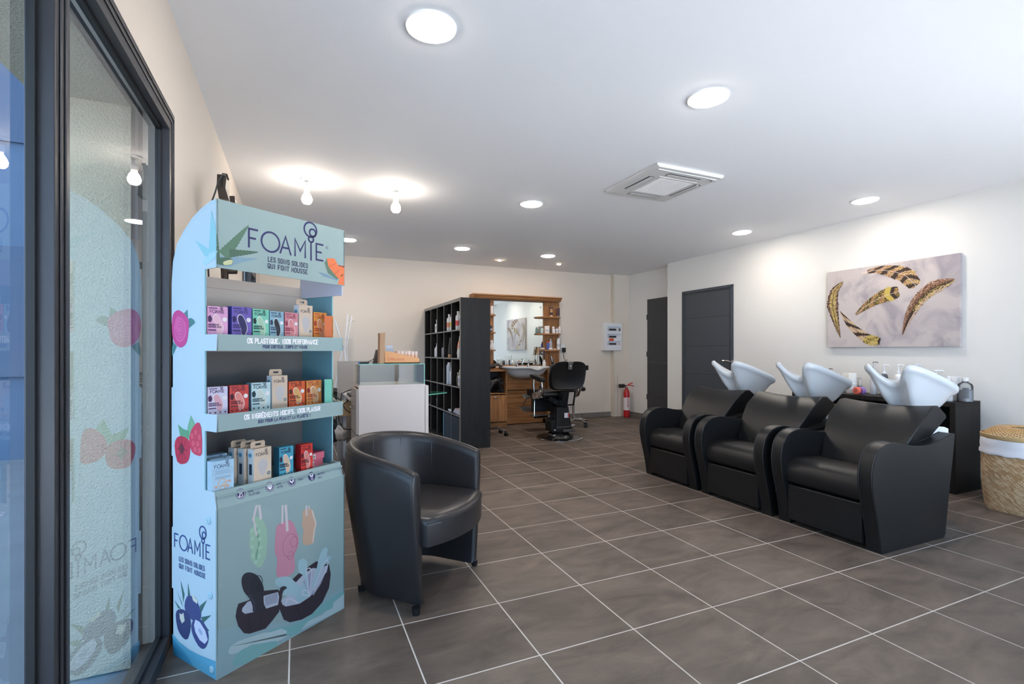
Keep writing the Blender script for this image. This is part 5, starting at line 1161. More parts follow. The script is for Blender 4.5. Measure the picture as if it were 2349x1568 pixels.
# ================================================================== RECEPTION COUNTER
KX0, KX1, KY0, KY1 = .49, 1.105, 4.42, 5.75
def counter():
    CW = mat('counter_laminate', (222, 210, 204), .45); CG = mat('counter_grey', (170, 164, 160), .5); YE = mat('melamine_edge', (206, 186, 150), .5)
    t = thing('reception_counter', 'white reception counter with a glass showcase on top and grey drawers', 'counter', (KX0, KY0, 0)); W_ = KX1-KX0; L = KY1-KY0; zt = .875
    b = MB(); b.box(0, W_-.03, 0, .02, .03, zt, CW); b.box(W_-.03, W_, -.004, L, 0, zt+.006, CW); b.box(W_-.034, W_-.03, -.001, .02, .0, zt, cl(150, 140, 136)); b.box(.12, W_-.03, .02, L, .03, .05, CG); b.box(.3, W_-.03, .02, L, .05, zt-.03, CG); b.build('carcass', t, bevel=.002)
    b = MB(); b.box(0, W_-.03, 0, .46, zt, zt+.02, CW); b.build('showcase_floor', t)
    b = MB(); b.box(-.03, W_-.03, .46, L, .72, .745, CW); b.build('desktop', t, bevel=.002)
    b = MB(); b.box(-.08, W_, L-.02, L, .0, 1.085, CG); b.build('end_panel', t, bevel=.002)
    b = MB(); b.box(W_-.02, W_, .46, L-.02, zt, 1.06, CW); b.build('front_screen', t, bevel=.002)
    for z0, z1 in ((.05, .46), (.47, .86)):
        b = MB(); b.box(-.02, 0, .005, .43, z0, z1, CG); b.box(-.0, .3, .004, .43, z0, z1, YE); dr = b.build('drawer', t, bevel=.002)
        b = MB(); b.tube([(-.02, .15, z1-.17), (-.045, .16, z1-.17), (-.045, .28, z1-.17), (-.02, .29, z1-.17)], .006, STEEL); b.build('handle', dr)
    b = MB(); b.lathe([(.008, 0), (.008, .003)], BLACKP, 12); b.M = Matrix(); o = b.build('lock', t); o.location = (-.021, .2, .79); o.rotation_euler = (0, -PI/2, 0)
    # far pedestal with its drawer pulled out
    b = MB(); b.box(-.02, .3, .95, 1.29, .03, .70, CG); b.build('far_pedestal', t, bevel=.002)
    b = MB(); b.box(-.14, -.12, .93, 1.28, .50, .69, CG); b.box(-.12, .1, .945, 1.26, .52, .66, YE); b.build('drawer', t)
    # glass showcase
    gh0, gh1 = zt+.02, 1.075
    GE = mat('green_glass_edge', (96, 170, 150), .2)
    b = MB()
    x0, x1, y0, y1 = 0.004, W_-.034, .006, .45
    b.box(x0, x1, y0, y1, gh1, gh1+.008, GLASSG); b.build('glass_top', t)
    b = MB(); b.box(x0, x1, y0, y0+.006, gh0, gh1, GLASSG); b.build('glass_front', t)
    b = MB(); b.box(x0, x0+.006, y0, y1, gh0, gh1, GLASSG); b.box(x1-.006, x1, y0, y1, gh0, gh1, GLASSG); b.build('glass_sides', t)
    for q in ((x0-.001, x1+.001, y0-.002, y0, gh1, gh1+.008), (x1-.007, x1+.001, y0-.002, y0, gh0, gh1), (x1-.002, x1, y1-.008, y1, gh0, gh1)): b = MB(); b.box(*q, GE); b.build('glass_edge', t)
    # glass side shelf
    b = MB(); P = smooth([(W_, .16), (W_+.02, .15), (W_+.24, .30), (W_+.27, .36), (W_+.22, .46), (W_, .62)], 3); b.prism(P, .775, .785, GLASSG, axis=2); b.prism([(p[0]+.001, p[1]-.001) for p in P[3:-4]]+[(p[0]-.002, p[1]+.002) for p in P[3:-4]][::-1], .775, .785, GE, axis=2); b.build('side_shelf', t)
counter()
def on_counter(name, lab, cat, x, y, z, rz=0): return thing(name, lab, cat, (x, y, z), rz)
# cardboard product display on the glass top
gz = 1.0835
p = onY(871, 833, KY0+.10)
t = on_counter('counter_display', 'orange cardboard counter display of small pots standing on the glass showcase', 'display', p.x, KY0+.10, gz)
OR = mat('orange_card', (228, 168, 116), .6); BRN = mat('kraft_card', (188, 152, 120), .7)
x1 = onY(963, 833, KY0+.1).x-p.x; hb = onY(880, 762, KY0+.1).z-gz; h1 = onY(880, 804, KY0+.1).z-gz; h2 = onY(960, 822, KY0+.1).z-gz; xb = onY(881, 800, KY0+.1).x-p.x
b = MB(); b.prism([(xb, 0), (x1, 0), (x1, h2), (xb+.26*(x1-xb), h1*.88), (xb, h1)], 0, .004, OR); b.prism([(xb, 0), (x1, 0), (x1, h2), (xb+.26*(x1-xb), h1*.88), (xb, h1)], .20, .204, OR); b.box(x1-.004, x1, 0, .2, 0, h2, OR); b.box(xb, x1, 0, .2, 0, .006, OR)
tray_ = b.build('tray', t)
b = MB(); b.prism([(0, 0), (xb, 0), (xb+.01, hb), (0.004, hb*.98)], -.002, .13, BRN); b.box(xb+.001, xb+.006, .0, .125, .01, hb*.98, cl(96, 74, 70)); b.build('back_card', t)
cu = bpy.data.curves.new('w', 'FONT'); cu.body = 'Différence'; cu.size = .036; cu.resolution_u = 3; ob = bpy.data.objects.new('w', cu); COL.objects.link(ob); dg = bpy.context.evaluated_depsgraph_get(); me = bpy.data.meshes.new_from_object(ob.evaluated_get(dg)); bpy.data.objects.remove(ob)
b = MB(); b.add([(v.co.x+xb+.03, -.0006, v.co.y+h2*.62) for v in me.vertices], [tuple(f.vertices) for f in me.polygons], cl(198, 96, 56)); b.build('lettering', tray_)
POT = mat('peach_pot', (232, 190, 164), .3); 
k = 0
for (fx_, yy) in [(f_, y_) for f_ in (.42, .52, .62, .72, .82, .92) for y_ in (.05, .13)]:
    k += 1
    tt = thing('small_pot', 'small clear and peach pot packed in the orange counter display', 'pot', (p.x+xb+(x1-xb)*fx_, KY0+.10+yy, gz+.006), 0, 'pots in the counter display')
    b = MB(); b.lathe([(.014, 0), (.018, .072), (.018, .075)], POT, 14); b.build('pot', tt); b = MB(); b.lathe([(.018, .075), (.0195, .098), (.0185, .104)], mat('pot_lid', (232, 212, 202), .25), 14); b.build('lid', tt)
b = None
q = onY(892, 790, KY0+.36); t = on_counter('price_card', 'pale blue leaning card behind the orange counter display', 'card', q.x, KY0+.37, gz)
b = MB(); b.prism([(-.03, 0), (.07, 0), (.035, .165), (-.02, .165)], 0, .004, cl(190, 202, 220)); b.build('card', t); b = MB(); b.box(.02, .05, .0, .03, 0, .05, BLACKP); b.build('stand', t)
q = onY(866, 815, KY0+.30); t = on_counter('card_terminal', 'black payment terminal leaning at the left of the orange counter display', 'terminal', q.x, KY0+.33, gz)
b = MB(); b.prism([(-.03, 0), (.035, 0), (.03, .125), (.0, .125)], 0, .09, mat('dark_grey_plastic', (72, 68, 70), .5)); b.build('body', t, bevel=.004); b = MB(); b.tube([(-.02, .02, .04), (-.06, .02, .02), (-.09, .03, .006), (-.13, .04, .006)], .003, BLACKP); b.build('cable', t)
q = onY(832, 829, KY0+.22); t = on_counter('pen_tray', 'small black and blue tablet stand lying on the left of the glass top', 'tablet', q.x, KY0+.24, gz)
b = MB(); b.box(-.03, .06, 0, .09, 0, .012, BLACKP); b.build('body', t, bevel=.003); b = MB(); b.box(-.032, -.02, .0, .05, .001, .014, cl(90, 150, 210)); b.build('blue_edge', t)
# cables and laptop on the low desktop
t = thing('laptop', 'dark closed laptop on the lower desk of the reception counter', 'laptop', (KX0-.02, KY0+.55, .746)); b = MB(); b.box(0, .24, 0, .33, 0, .016, mat('dark_grey_plastic', (72, 68, 70), .5)); b.build('base', t, bevel=.004); b = MB(); b.box(0, .24, 0, .33, .017, .024, BLACKP); b.build('screen_lid', t, bevel=.003)
b = MB(); b.tube([(KX0+.1, KY0+.6, .80), (KX0+.0, KY0+.62, .82), (KX0-.09, KY0+.64, .78), (KX0-.10, KY0+.62, .70), (KX0-.05, KY0+.6, .62), (KX0-.02, KY0+.55, .60)], .005, BLACKP); b.tube([(KX0+.1, KY0+.5, .76), (KX0-.03, KY0+.56, .72), (KX0-.12, KY0+.6, .64), (KX0-.11, KY0+.7, .5), (KX0-.06, KY0+.7, .42), (KX0+.02, KY0+.66, .42)], .005, BLACKP)
tag(b.build('power_cable'), 'black cables hanging in loops at the left end of the reception counter', 'cable')
t = thing('waste_bag', 'crumpled white bag hanging under the left side of the counter', 'bag', (KX0-.07, KY0+.85, .36)); bb = MB(); bb.sphere((0, 0, 0), .07, WHITEP, 9, 1, .8, 1.1); ob = bb.build('bag', t); 
for v in ob.data.vertices: v.co *= 1+random.uniform(-.22, .22)
# ================================================================== COAT RACK, BIN, PLANT, STAND LIGHT
def coat_rack():
    t = thing('coat_rack', 'white stick coat rack standing against the back wall left of the counter', 'coat rack', (.60, 7.2, 0))
    Y = 7.2
    def pp(u, v, dy_=0): q = onY(u, v, Y+dy_); return (q.x-.60, q.y-7.2, q.z)
    G = [[pp(798, 720, .05), pp(791, 800, .0), (pp(796, 860, -.05)), (.12, -.14, .01)], [pp(807, 723, .12), pp(795, 790, .02), pp(801, 860, .1), (.16, .16, .01)], [pp(768, 735, -.1), pp(787, 796, -.02), pp(770, 885, 0), (-.2, 0, .01)]]
    for g in G:
        b = MB(); b.tube(g, .011, WHITEP, 8); b.build('pole', t)
    for (u, v, a, c_) in ((798, 736, 10, -6), (806, 738, 11, -4), (794, 778, 5, -6), (796, 779, 12, -4), (787, 799, 3, -8), (772, 863, 12, -5), (773, 752, 12, -6)):
        b = MB(); s0 = Vector(pp(u, v, -.02)); s1 = Vector(pp(u+a*.8, v+c_, -.08)); b.tube([s0, s1], .0045, WHITEP, 6); b.build('peg', t)
coat_rack()
q = onZ(768, 1010, 0); t = thing('tall_bin', 'tall dark rounded bin against the wall behind the display stand', 'bin', (.42, 6.95, 0))
b = MB(); b.lathe([(.10, 0), (.115, .02), (.12, .6), (.11, .62)], mat('dark_bin', (40, 44, 52), .4), 28); b.build('body', t); b = MB(); b.lathe([(.12, .62), (.118, .66), (.08, .70), (1e-4, .715)], BLACKP, 28, cap=False); b.build('lid', t)
def plant():
    px_, py_ = -.12, 3.42
    t = thing('potted_dracaena', 'potted plant with long narrow dark leaves behind the display stand', 'potted plant', (px_, py_, 0))
    b = MB(); b.lathe([(.12, 0), (.15, .02), (.17, .3), (.175, .32), (.16, .32), (.155, .28)], mat('dark_pot', (58, 56, 56), .5), 28, cap=False); b.lathe([(.001, .285), (.156, .285)], cl(60, 44, 34), 28, cap=False); b.build('pot', t)
    b = MB(); b.tube([(0, 0, .28), (.01, .01, .6), (-.01, .0, 1.02)], [.022, .018, .014], cl(120, 100, 76), 8); b.tube([(0.02, 0, .28), (.05, .02, .5), (.06, .0, .80)], [.018, .014, .012], cl(120, 100, 76), 8); b.build('stem', t)
    LFm = mat('dark_leaf', (44, 62, 46), .4); rnd = random.Random(5); b = MB()
    for (cx, cy, cz_, n) in ((-.01, 0, 1.02, 46), (.06, 0, .80, 34)):
        for k in range(n):
            a = rnd.uniform(0, 2*PI); L = rnd.uniform(.26, .44); L = min(L, .30/max(.01, -math.cos(a))) if math.cos(a) < 0 else L; up = rnd.uniform(-.1, .9); pts = []
            for i in range(7):
                f = i/6; r_ = L*f*(1-.15*up); z = cz_+.02*k/n+L*(up*f-(.35+.75*up)*f*f*1.15); pts.append(Vector((cx+r_*math.cos(a), cy+r_*math.sin(a), z)))
            tn = Vector((-math.sin(a), math.cos(a), 0)); vs = []
            for i, p_ in enumerate(pts): w_ = .010*math.sin(PI*min(.97, .12+i/6*.9)); vs += [p_+tn*w_, p_+Vector((0, 0, -.003)), p_-tn*w_]
            b.add(vs, [(3*i+j, 3*i+j+1, 3*i+j+4, 3*i+j+3) for i in range(6) for j in (0, 1)], LFm, True)
    b.build('leaves', t)
plant()
def stand_light():
    X, Y = -.335, 2.86
    t = thing('stand_lamp', 'dark angular lamp head on a thin stand behind the top of the display stand', 'lamp', (X, Y, 0))
    DK = mat('dark_bronze_metal', (64, 54, 46), .45, .3)
    b = MB(); b.tube([(0, 0, .4), (0, 0, 1.86)], .011, DK); b.build('pole', t)
    for a in (.5, 2.6, 4.7):
        b = MB(); b.tube([(0, 0, .5), (.13*math.cos(a), .13*math.sin(a), .01)], .009, DK); b.build('leg', t)
    def q(u, v, dy_=0): w_ = onY(u, v, Y+dy_); return Vector((w_.x-X, w_.y-Y, w_.z))
    b = MB()
    F_ = [q(498, 399), q(520, 402), q(517, 431), q(497, 429)]; F2 = [q(498, 429), q(517, 431), q(525, 458), q(502, 455)]
    Bk = [q(508, 400, .14), q(527, 418, .14), q(526, 440, .14), q(505, 430, .14)]; B2 = [q(505, 430, .14), q(526, 440, .14), q(527, 462, .14), q(506, 458, .14)]
    for A_, Z_ in ((F_, Bk), (F2, B2)):
        b.add(A_+Z_, [(0, 1, 2, 3)[::-1], (4, 5, 6, 7), (0, 1, 5, 4), (1, 2, 6, 5), (2, 3, 7, 6), (3, 0, 4, 7)], DK)
    b.add([q(508, 401, -.002), q(513, 401.5, -.002), q(511, 430, -.002), q(507, 430, -.002)], [(0, 1, 2, 3)], BLACKP)
    b.build('lamp_head', t, normals=True)
    b = MB(); A_ = [q(526, 449, .05), q(538, 449, .05), q(540, 470, .05), q(528, 470, .05)]; Z_ = [v+Vector((0, .08, 0)) for v in A_]; b.add(A_+Z_, [(3, 2, 1, 0), (4, 5, 6, 7), (0, 1, 5, 4), (1, 2, 6, 5), (2, 3, 7, 6), (3, 0, 4, 7)], DK); b.build('ballast_box', t, normals=True)
    b = MB(); b.tube([q(486, 462, -.02), q(494, 440, -.02), q(502, 412, -.02), q(512, 398, -.02), q(520, 400, .0), q(524, 412, .05)], .004, BLACKP, 6); b.tube([q(486, 462, -.02), q(482, 560), q(478, 620), q(482, 700)], .004, BLACKP, 6); b.build('cable', t)
    b = MB(); b.add([q(506, 610, .03), q(546, 616, .03), q(544, 628, .03), q(524, 628, .03), q(524, 645, .03), q(508, 645, .03)], [(0, 1, 2, 3, 4, 5)], DK); o = b.build('bracket_plate', t, solid=.01)
stand_light()
# ================================================================== STYLING STATION
SX0, SX1 = 2.66, 4.17; SYF = 7.19; WT = .905
def station():
    t = thing('styling_station', 'oak styling station with cornice, side shelves, wall mirror and base cabinets on the back wall', 'styling station', (0, YB, 0))
    Y = lambda y: y-YB
    # cornice
    b = MB(); b.prism([(Y(7.40), 2.045), (Y(7.37), 2.075), (Y(7.37), 2.09), (Y(7.34), 2.095), (Y(7.34), 2.115), (Y(YB)-.002, 2.115), (Y(YB)-.002, 2.045)], onY(1087, 680, 7.34).x, onY(1290, 687, 7.34).x, OAKH, axis=0); b.build('cornice', t, bevel=.003)
    ML, MR = onY(1132.5, 750, 7.52).x, onY(1247, 750, 7.52).x
    R1 = onY(1283, 750, 7.52).x
    b = MB(); b.box(ML-.30, ML, Y(7.52), -.002, WT+.02, 2.045, OAK); b.build('left_upright', t, bevel=.002)
    b = MB(); b.box(MR, R1, Y(7.52), -.002, WT+.02, 2.045, OAK); b.build('right_upright', t, bevel=.002)
    b = MB(); b.box(ML, MR, Y(7.53), -.002, WT+.0, .965, OAKH); b.build('splashboard', t)
    m = mat('mirror_silver', (225, 232, 230), .01, 1)
    b = MB(); b.box(ML, MR, Y(7.535), -.004, .965, 2.04, m); mi = b.build('mirror', t)
    for x in (ML+.05, MR-.05):
        b = MB(); b.M = Matrix.Translation((x, Y(7.535), 1.95)) @ Matrix.Rotation(PI/2, 4, 'X'); b.lathe([(.014, 0), (.014, .006), (.009, .01)], CHROME, 18); b.build('mirror_fixing', mi)
    # little shelves, the front corners cut off
    xa = onY(1239, 729, 7.36).x; xb = onY(1293, 729, 7.36).x; hs = []
    for v in (727, 765.5, 803):
        z = onY(1265, v, 7.36).z; hs.append(z)
        b = MB(); b.prism([(xa, Y(7.52)), (xa, Y(7.47)), (xa+.09, Y(7.36)), (xb-.09, Y(7.36)), (xb, Y(7.47)), (xb, Y(7.52))], z-.012, z+.010, OAKH, axis=2); b.build('shelf', t, bevel=.002)
    xc = onY(1139, 729, 7.40).x
    for v in (722, 762.5, 803):
        z = onY(1130, v, 7.40).z
        b = MB(); b.prism([(xc-.36, Y(7.52)), (xc-.36, Y(7.44)), (xc-.28, Y(7.38)), (xc-.08, Y(7.38)), (xc, Y(7.44)), (xc, Y(7.52))], z-.012, z+.010, OAKH, axis=2); b.build('shelf', t, bevel=.002)
    # base: left cabinet with open niche, middle fascia, right cabinet with drawers
    CL, CR = 2.64, 3.07; RL, RR = 3.79, 4.17
    b = MB(); b.box(CL-.01, CR+.01, Y(SYF-.015), -.002, WT-.03, WT, OAKH); b.build('left_worktop', t, bevel=.003)
    b = MB(); b.box(RL-.01, RR+.01, Y(SYF-.015), -.002, WT-.03, WT, OAKH); b.build('right_worktop', t, bevel=.003)
    b = MB(); f = Y(SYF); b.box(CL, CL+.02, f, -.002, .0, WT-.03, OAK); b.box(CR-.02, CR, f, -.002, 0, WT-.03, OAK); b.box(CL, CR, f+.01, -.002, 0, .07, OAKH); b.box(CL, CR, f+.01, -.002, .515, .535, OAKH); b.box(CL, CR, -.02, -.002, 0, WT-.03, BLACKP); b.box(CL+.02, CR-.02, f+.015, -.01, .54, .542, BLACKP); b.build('left_cabinet', t, bevel=.001)
    b = MB(); b.box(CL+.004, CR-.002, f-.018, f, .085, .50, OAK); d = b.build('left_door', t, bevel=.002)
    def cup(x, z, par):
        b = MB(); b.M = Matrix.Translation((x, f-.018, z)); b.lathe([(.035, 0), (.03, .008), (.02, .014), (1e-4, .016)], CHROME, 18, sy=.62, cap=False); b.box(-.045, .045, -.004, 0, -.004, .003, CHROME); b.build('cup_handle', par)
    q = onY(1136, 911, SYF); cup(q.x, q.z, d)
    b = MB(); b.box(CR, RL, Y(7.27), Y(7.29), .575, WT-.01, OAKH); b.build('basin_fascia', t, bevel=.002)
    b = MB(); b.box(CR, RL, Y(7.33), Y(7.35), 0.01, .60, OAKH); b.build('middle_panel', t, bevel=.002)
    b = MB(); b.box(RL, RL+.02, f, -.002, .0, WT-.03, OAK); b.box(RR-.02, RR, f, -.002, 0, WT-.03, OAK); b.box(RL, RR, f+.02, -.002, 0, .07, OAKH); b.box(RL+.02, RR-.02, f+.012, -.002, .07, WT-.03, OAK); b.build('right_cabinet', t, bevel=.001)
    for z0, z1 in ((.70, .87), (.52, .695)):
        b = MB(); b.box(RL+.003, RR-.003, f-.018, f+.01, z0, z1, OAKH); d = b.build('drawer', t, bevel=.002); cup((RL+RR)/2, (z0+z1)/2, d)
    b = MB(); b.box(RL+.003, RR-.003, f-.018, f+.01, .085, .515, OAK); b.build('right_door', t, bevel=.002)
    # moulded basin with a neck dip at the front
    bx = (CR+RL)/2-.02; rx, ry = .41, .30; b = MB(); rows = []; N = 64
    yc = Y(7.27)
    for i in range(N+1):
        a = 2*PI*i/N; c_, s_ = math.cos(a), math.sin(a); sq = (abs(c_)**3.2+abs(s_)**3.2)**(-1/3.2)
        x, y = rx*c_*sq, ry*s_*sq*(.85 if s_ > 0 else 1)
        fr = math.exp(-((x-.10)/.085)**2) if s_ < 0 else 0
        lip = -.045*fr
        r = [(0, .145, 1), (.35, .15, 1), (.62, .175, 1), (.80, .225, 1), (.9, .27, 1)]
        c = []
        zt = WT+.045
        for f_, dz in ((0, -.2), (.40, -.195), (.66, -.165), (.82, -.11), (.90, -.05)): c.append((bx+x*f_*(.82+.18*f_), yc+y*f_+.02, zt+dz))
        c += [(bx+x*.955, yc+y*.96, zt-.035+lip*.5), (bx+x*1.0, yc+y*1.0, zt-.022+lip), (bx+x*1.0, yc+y*1.0, zt-.005+lip), (bx+x*.985, yc+y*.985, zt+lip), (bx+x*.93, yc+y*.92, zt-.004+lip), (bx+x*.86, yc+y*.84, zt-.03+lip*.5), (bx+x*.7, yc+y*.66, zt-.10), (bx+x*.4, yc+y*.36, zt-.14), (bx, yc, zt-.145)]
        rows.append([Vector(p) for p in c])
    b.grid(rows, CERAMIC); ba = b.build('basin', t, merge=.0002, normals=True, sub=1)
    for x in (onY(1187, 830, 7.40).x, onY(1213, 830, 7.40).x):
        b = MB(); y_ = Y(7.42); z_ = WT+.03; b.lathe([(.024, 0), (.02, .01), (.018, .05)], CHROME, 16, x, y_, z_); b.tube([(x, y_, z_+.04), (x+.012, y_-.02, z_+.085), (x+.035, y_-.07, z_+.10), (x+.045, y_-.11, z_+.085)], [.014, .013, .012, .012], CHROME, 10); b.tube([(x, y_, z_+.05), (x+.02, y_+.01, z_+.12)], .007, CHROME, 8); b.build('tap', ba)
    return hs, ML, MR, R1
hs, ML_, MR_, R1_ = station()
gs = 'products on the styling station shelves'
sy = 7.43
def stn(u, v0, v1, r, kind, body, cap, lab, lc=None, z=None, Y=None, cat='bottle'):
    Yq = Y or sy; p = onY(u, (v0+v1)/2, Yq); h = onY(u, v0, Yq).z-onY(u, v1, Yq).z
    zb = z if z is not None else onY(u, v1, Yq).z
    name = {'jar': 'jar', 'tube': 'cosmetic_tube'}.get(kind, 'product_bottle')
    return bottle(name, lab, 'jar' if kind == 'jar' else 'tube' if kind == 'tube' else cat, (p.x, Yq, zb), h, r, body, cap, kind, gs, lc, rz=-.4)
zz = [h+.0105 for h in hs]
BRW = (66, 40, 40)
stn(1264.5, 703.5, 726, .030, 'tube', BRW, (226, 190, 150), 'dark brown tube with gold band on the top right shelf', (214, 166, 90), zz[0])
stn(1280, 704.5, 725, .030, 'tube', BRW, (120, 120, 124), 'plain dark brown tube at the right end of the top right shelf', None, zz[0])
stn(1243.5, 748, 763, .024, 'cap', (180, 206, 206), (120, 130, 140), 'clear aqua bottle at the left end of the middle right shelf', None, zz[1])
stn(1254.5, 746, 763, .040, 'box', (224, 214, 208), (80, 80, 84), 'squarish printed white carton on the middle right shelf', (190, 180, 176), zz[1])
stn(1262, 749, 763, .014, 'cap', (70, 80, 84), (40, 44, 50), 'small dark bottle right of the white carton', None, zz[1], 7.40)
stn(1270, 747, 763, .028, 'spray', (228, 224, 222), (230, 226, 224), 'white pump spray bottle on the middle right shelf', None, zz[1])
stn(1278, 749, 763, .026, 'cap', (224, 224, 226), (130, 140, 180), 'white bottle with blue cap on the middle right shelf', (206, 206, 214), zz[1])
stn(1284, 746, 763, .026, 'can', (226, 208, 202), (226, 208, 202), 'pale pink can at the right end of the middle right shelf', None, zz[1])
stn(1257, 782, 801, .024, 'cap', (70, 90, 170), (200, 60, 60), 'blue bottle with red and white nozzle on the lowest right shelf', (60, 80, 160), zz[2])
stn(1263, 776, 801, .028, 'cap', (176, 172, 178), (214, 210, 212), 'tall translucent squeeze bottle on the lowest right shelf', None, zz[2], 7.47)
stn(1263.5, 797, 801.5, .036, 'jar', (226, 220, 216), (228, 222, 218), 'low wide white jar in front of the translucent squeeze bottle', None, zz[2], 7.39)
stn(1272.5, 799, 801.5, .024, 'jar', (226, 214, 206), (226, 214, 206), 'tiny flat white jar on the lowest right shelf', None, zz[2], 7.40)
stn(1281, 774, 801, .032, 'can', (228, 226, 226), (228, 226, 226), 'tall white can with black print on the lowest right shelf', (200, 200, 204), zz[2])
stn(1128.5, 699, 720, .022, 'can', (222, 214, 210), (90, 70, 70), 'slim bottle with brown cap on the top left shelf', None)
stn(1126.5, 746, 760.5, .022, 'can', (52, 50, 54), (40, 38, 42), 'small black bottle on the middle left shelf', (170, 170, 176))
stn(1129, 780, 801.5, .028, 'spray', (224, 220, 218), (214, 214, 214), 'white spray bottle on the lowest left shelf', None)
stn(1123, 787, 801.5, .02, 'cap', (228, 214, 206), (226, 210, 200), 'small white bottle left of the white spray bottle on the lowest left shelf', None)
stn(1248.5, 820, 840, .03, 'cap', (226, 222, 222), (226, 222, 222), 'plain white bottle standing at the right of the styling basin', None, WT, 7.36)
# card holder
q = onY(1242, 812, 7.45); t = thing('sign_stand', 'grey folded card sign on wire legs in front of the styling mirror', 'sign', (q.x, 7.44, WT+.02))
z1 = onY(1242, 795, 7.44).z-WT-.02; z0 = onY(1242, 814, 7.44).z-WT-.02; GS = mat('grey_sign', (96, 86, 84), .5)
b = MB(); b.box(-.045, .068, 0, .006, z0, z1, GS); b.box(-.03, .055, -.0012, -.0004, z1-.04, z1-.018, cl(220, 210, 204)); b.box(-.005, .025, -.0012, -.0004, z0+.03, z0+.06, cl(214, 206, 200)); ribbon(b, [[(-.025, z1-.06), (.05, z1-.06)]], .004, lambda a, c, o: (a, -.001, c), cl(210, 200, 196)); b.prism([(-.045, z1), (-.075, z0), (-.05, z0)], .0, .07, cl(176, 150, 126)); b.build('card', t)
for x in (-.035, .015, .05): b = MB(); b.tube([(x, .004, z0), (x, .004, 0)], .003, BLACKP, 6); b.build('wire_leg', t)
# clipper in its charging stand
q = onY(1268, 838, 7.33); t = thing('hair_clipper', 'black and silver hair clipper upright in its charging stand on the right worktop', 'clipper', (q.x-.02, 7.33, WT))
b = MB(); b.lathe([(.05, 0), (.052, .01), (.045, .045), (.03, .06)], BLACKP, 20, sy=.8); b.build('charging_stand', t, bevel=.002)
b = MB(); b.tube([(.02, 0, .05), (.015, 0, .11), (.0, 0, .16), (-.02, 0, .20)], [.020, .022, .02, .017], BLACKP, 12); b.tube([(.008, -.015, .11), (-.008, -.015, .17), (-.02, -.012, .205)], [.012, .012, .010], CHROME, 10); b.build('clipper', t)
# hair dryer lying on the left worktop
q = onY(1136, 842, 7.30); t = thing('hair_dryer', 'dark glossy hair dryer lying on the left worktop of the styling station', 'hair dryer', (q.x, 7.33, WT), -.1)
DB = mat('glossy_brown_black', (46, 36, 34), .2); b = MB(); b.tube([(-.11, 0, .04), (-.03, 0, .055), (.04, 0, .062), (.1, 0, .045), (.15, 0, .02)], [.034, .04, .038, .026, .018], DB, 14); b.build('barrel', t)
b = MB(); b.tube([(-.02, -.03, .05), (.05, -.05, .04), (.12, -.07, .02)], .017, DB, 12); b.build('handle', t); b = MB(); b.box(-.0, .05, -.075, -.065, .03, .05, cl(220, 190, 170)); b.build('badge', t)
# rolled black towels in the niche
for k, (x, z) in enumerate(((2.93, .542), (3.0, .542), (2.9, .60), (2.97, .60), (2.93, .66), (3.0, .66), (2.96, .72))):
    b = MB(); b.lathe([(.001, 0), (.026, .003), (.03, .015), (.03, .2), (.026, .214), (.001, .217)], TW, 14); o = b.build('rolled_towel'); tag(o, 'rolled black towel in the open niche under the left worktop', 'towel', 'rolled black towels in the niche')
    o.location = (x, SYF+.03, z+.03); o.rotation_euler = (-PI/2, 0, 0)
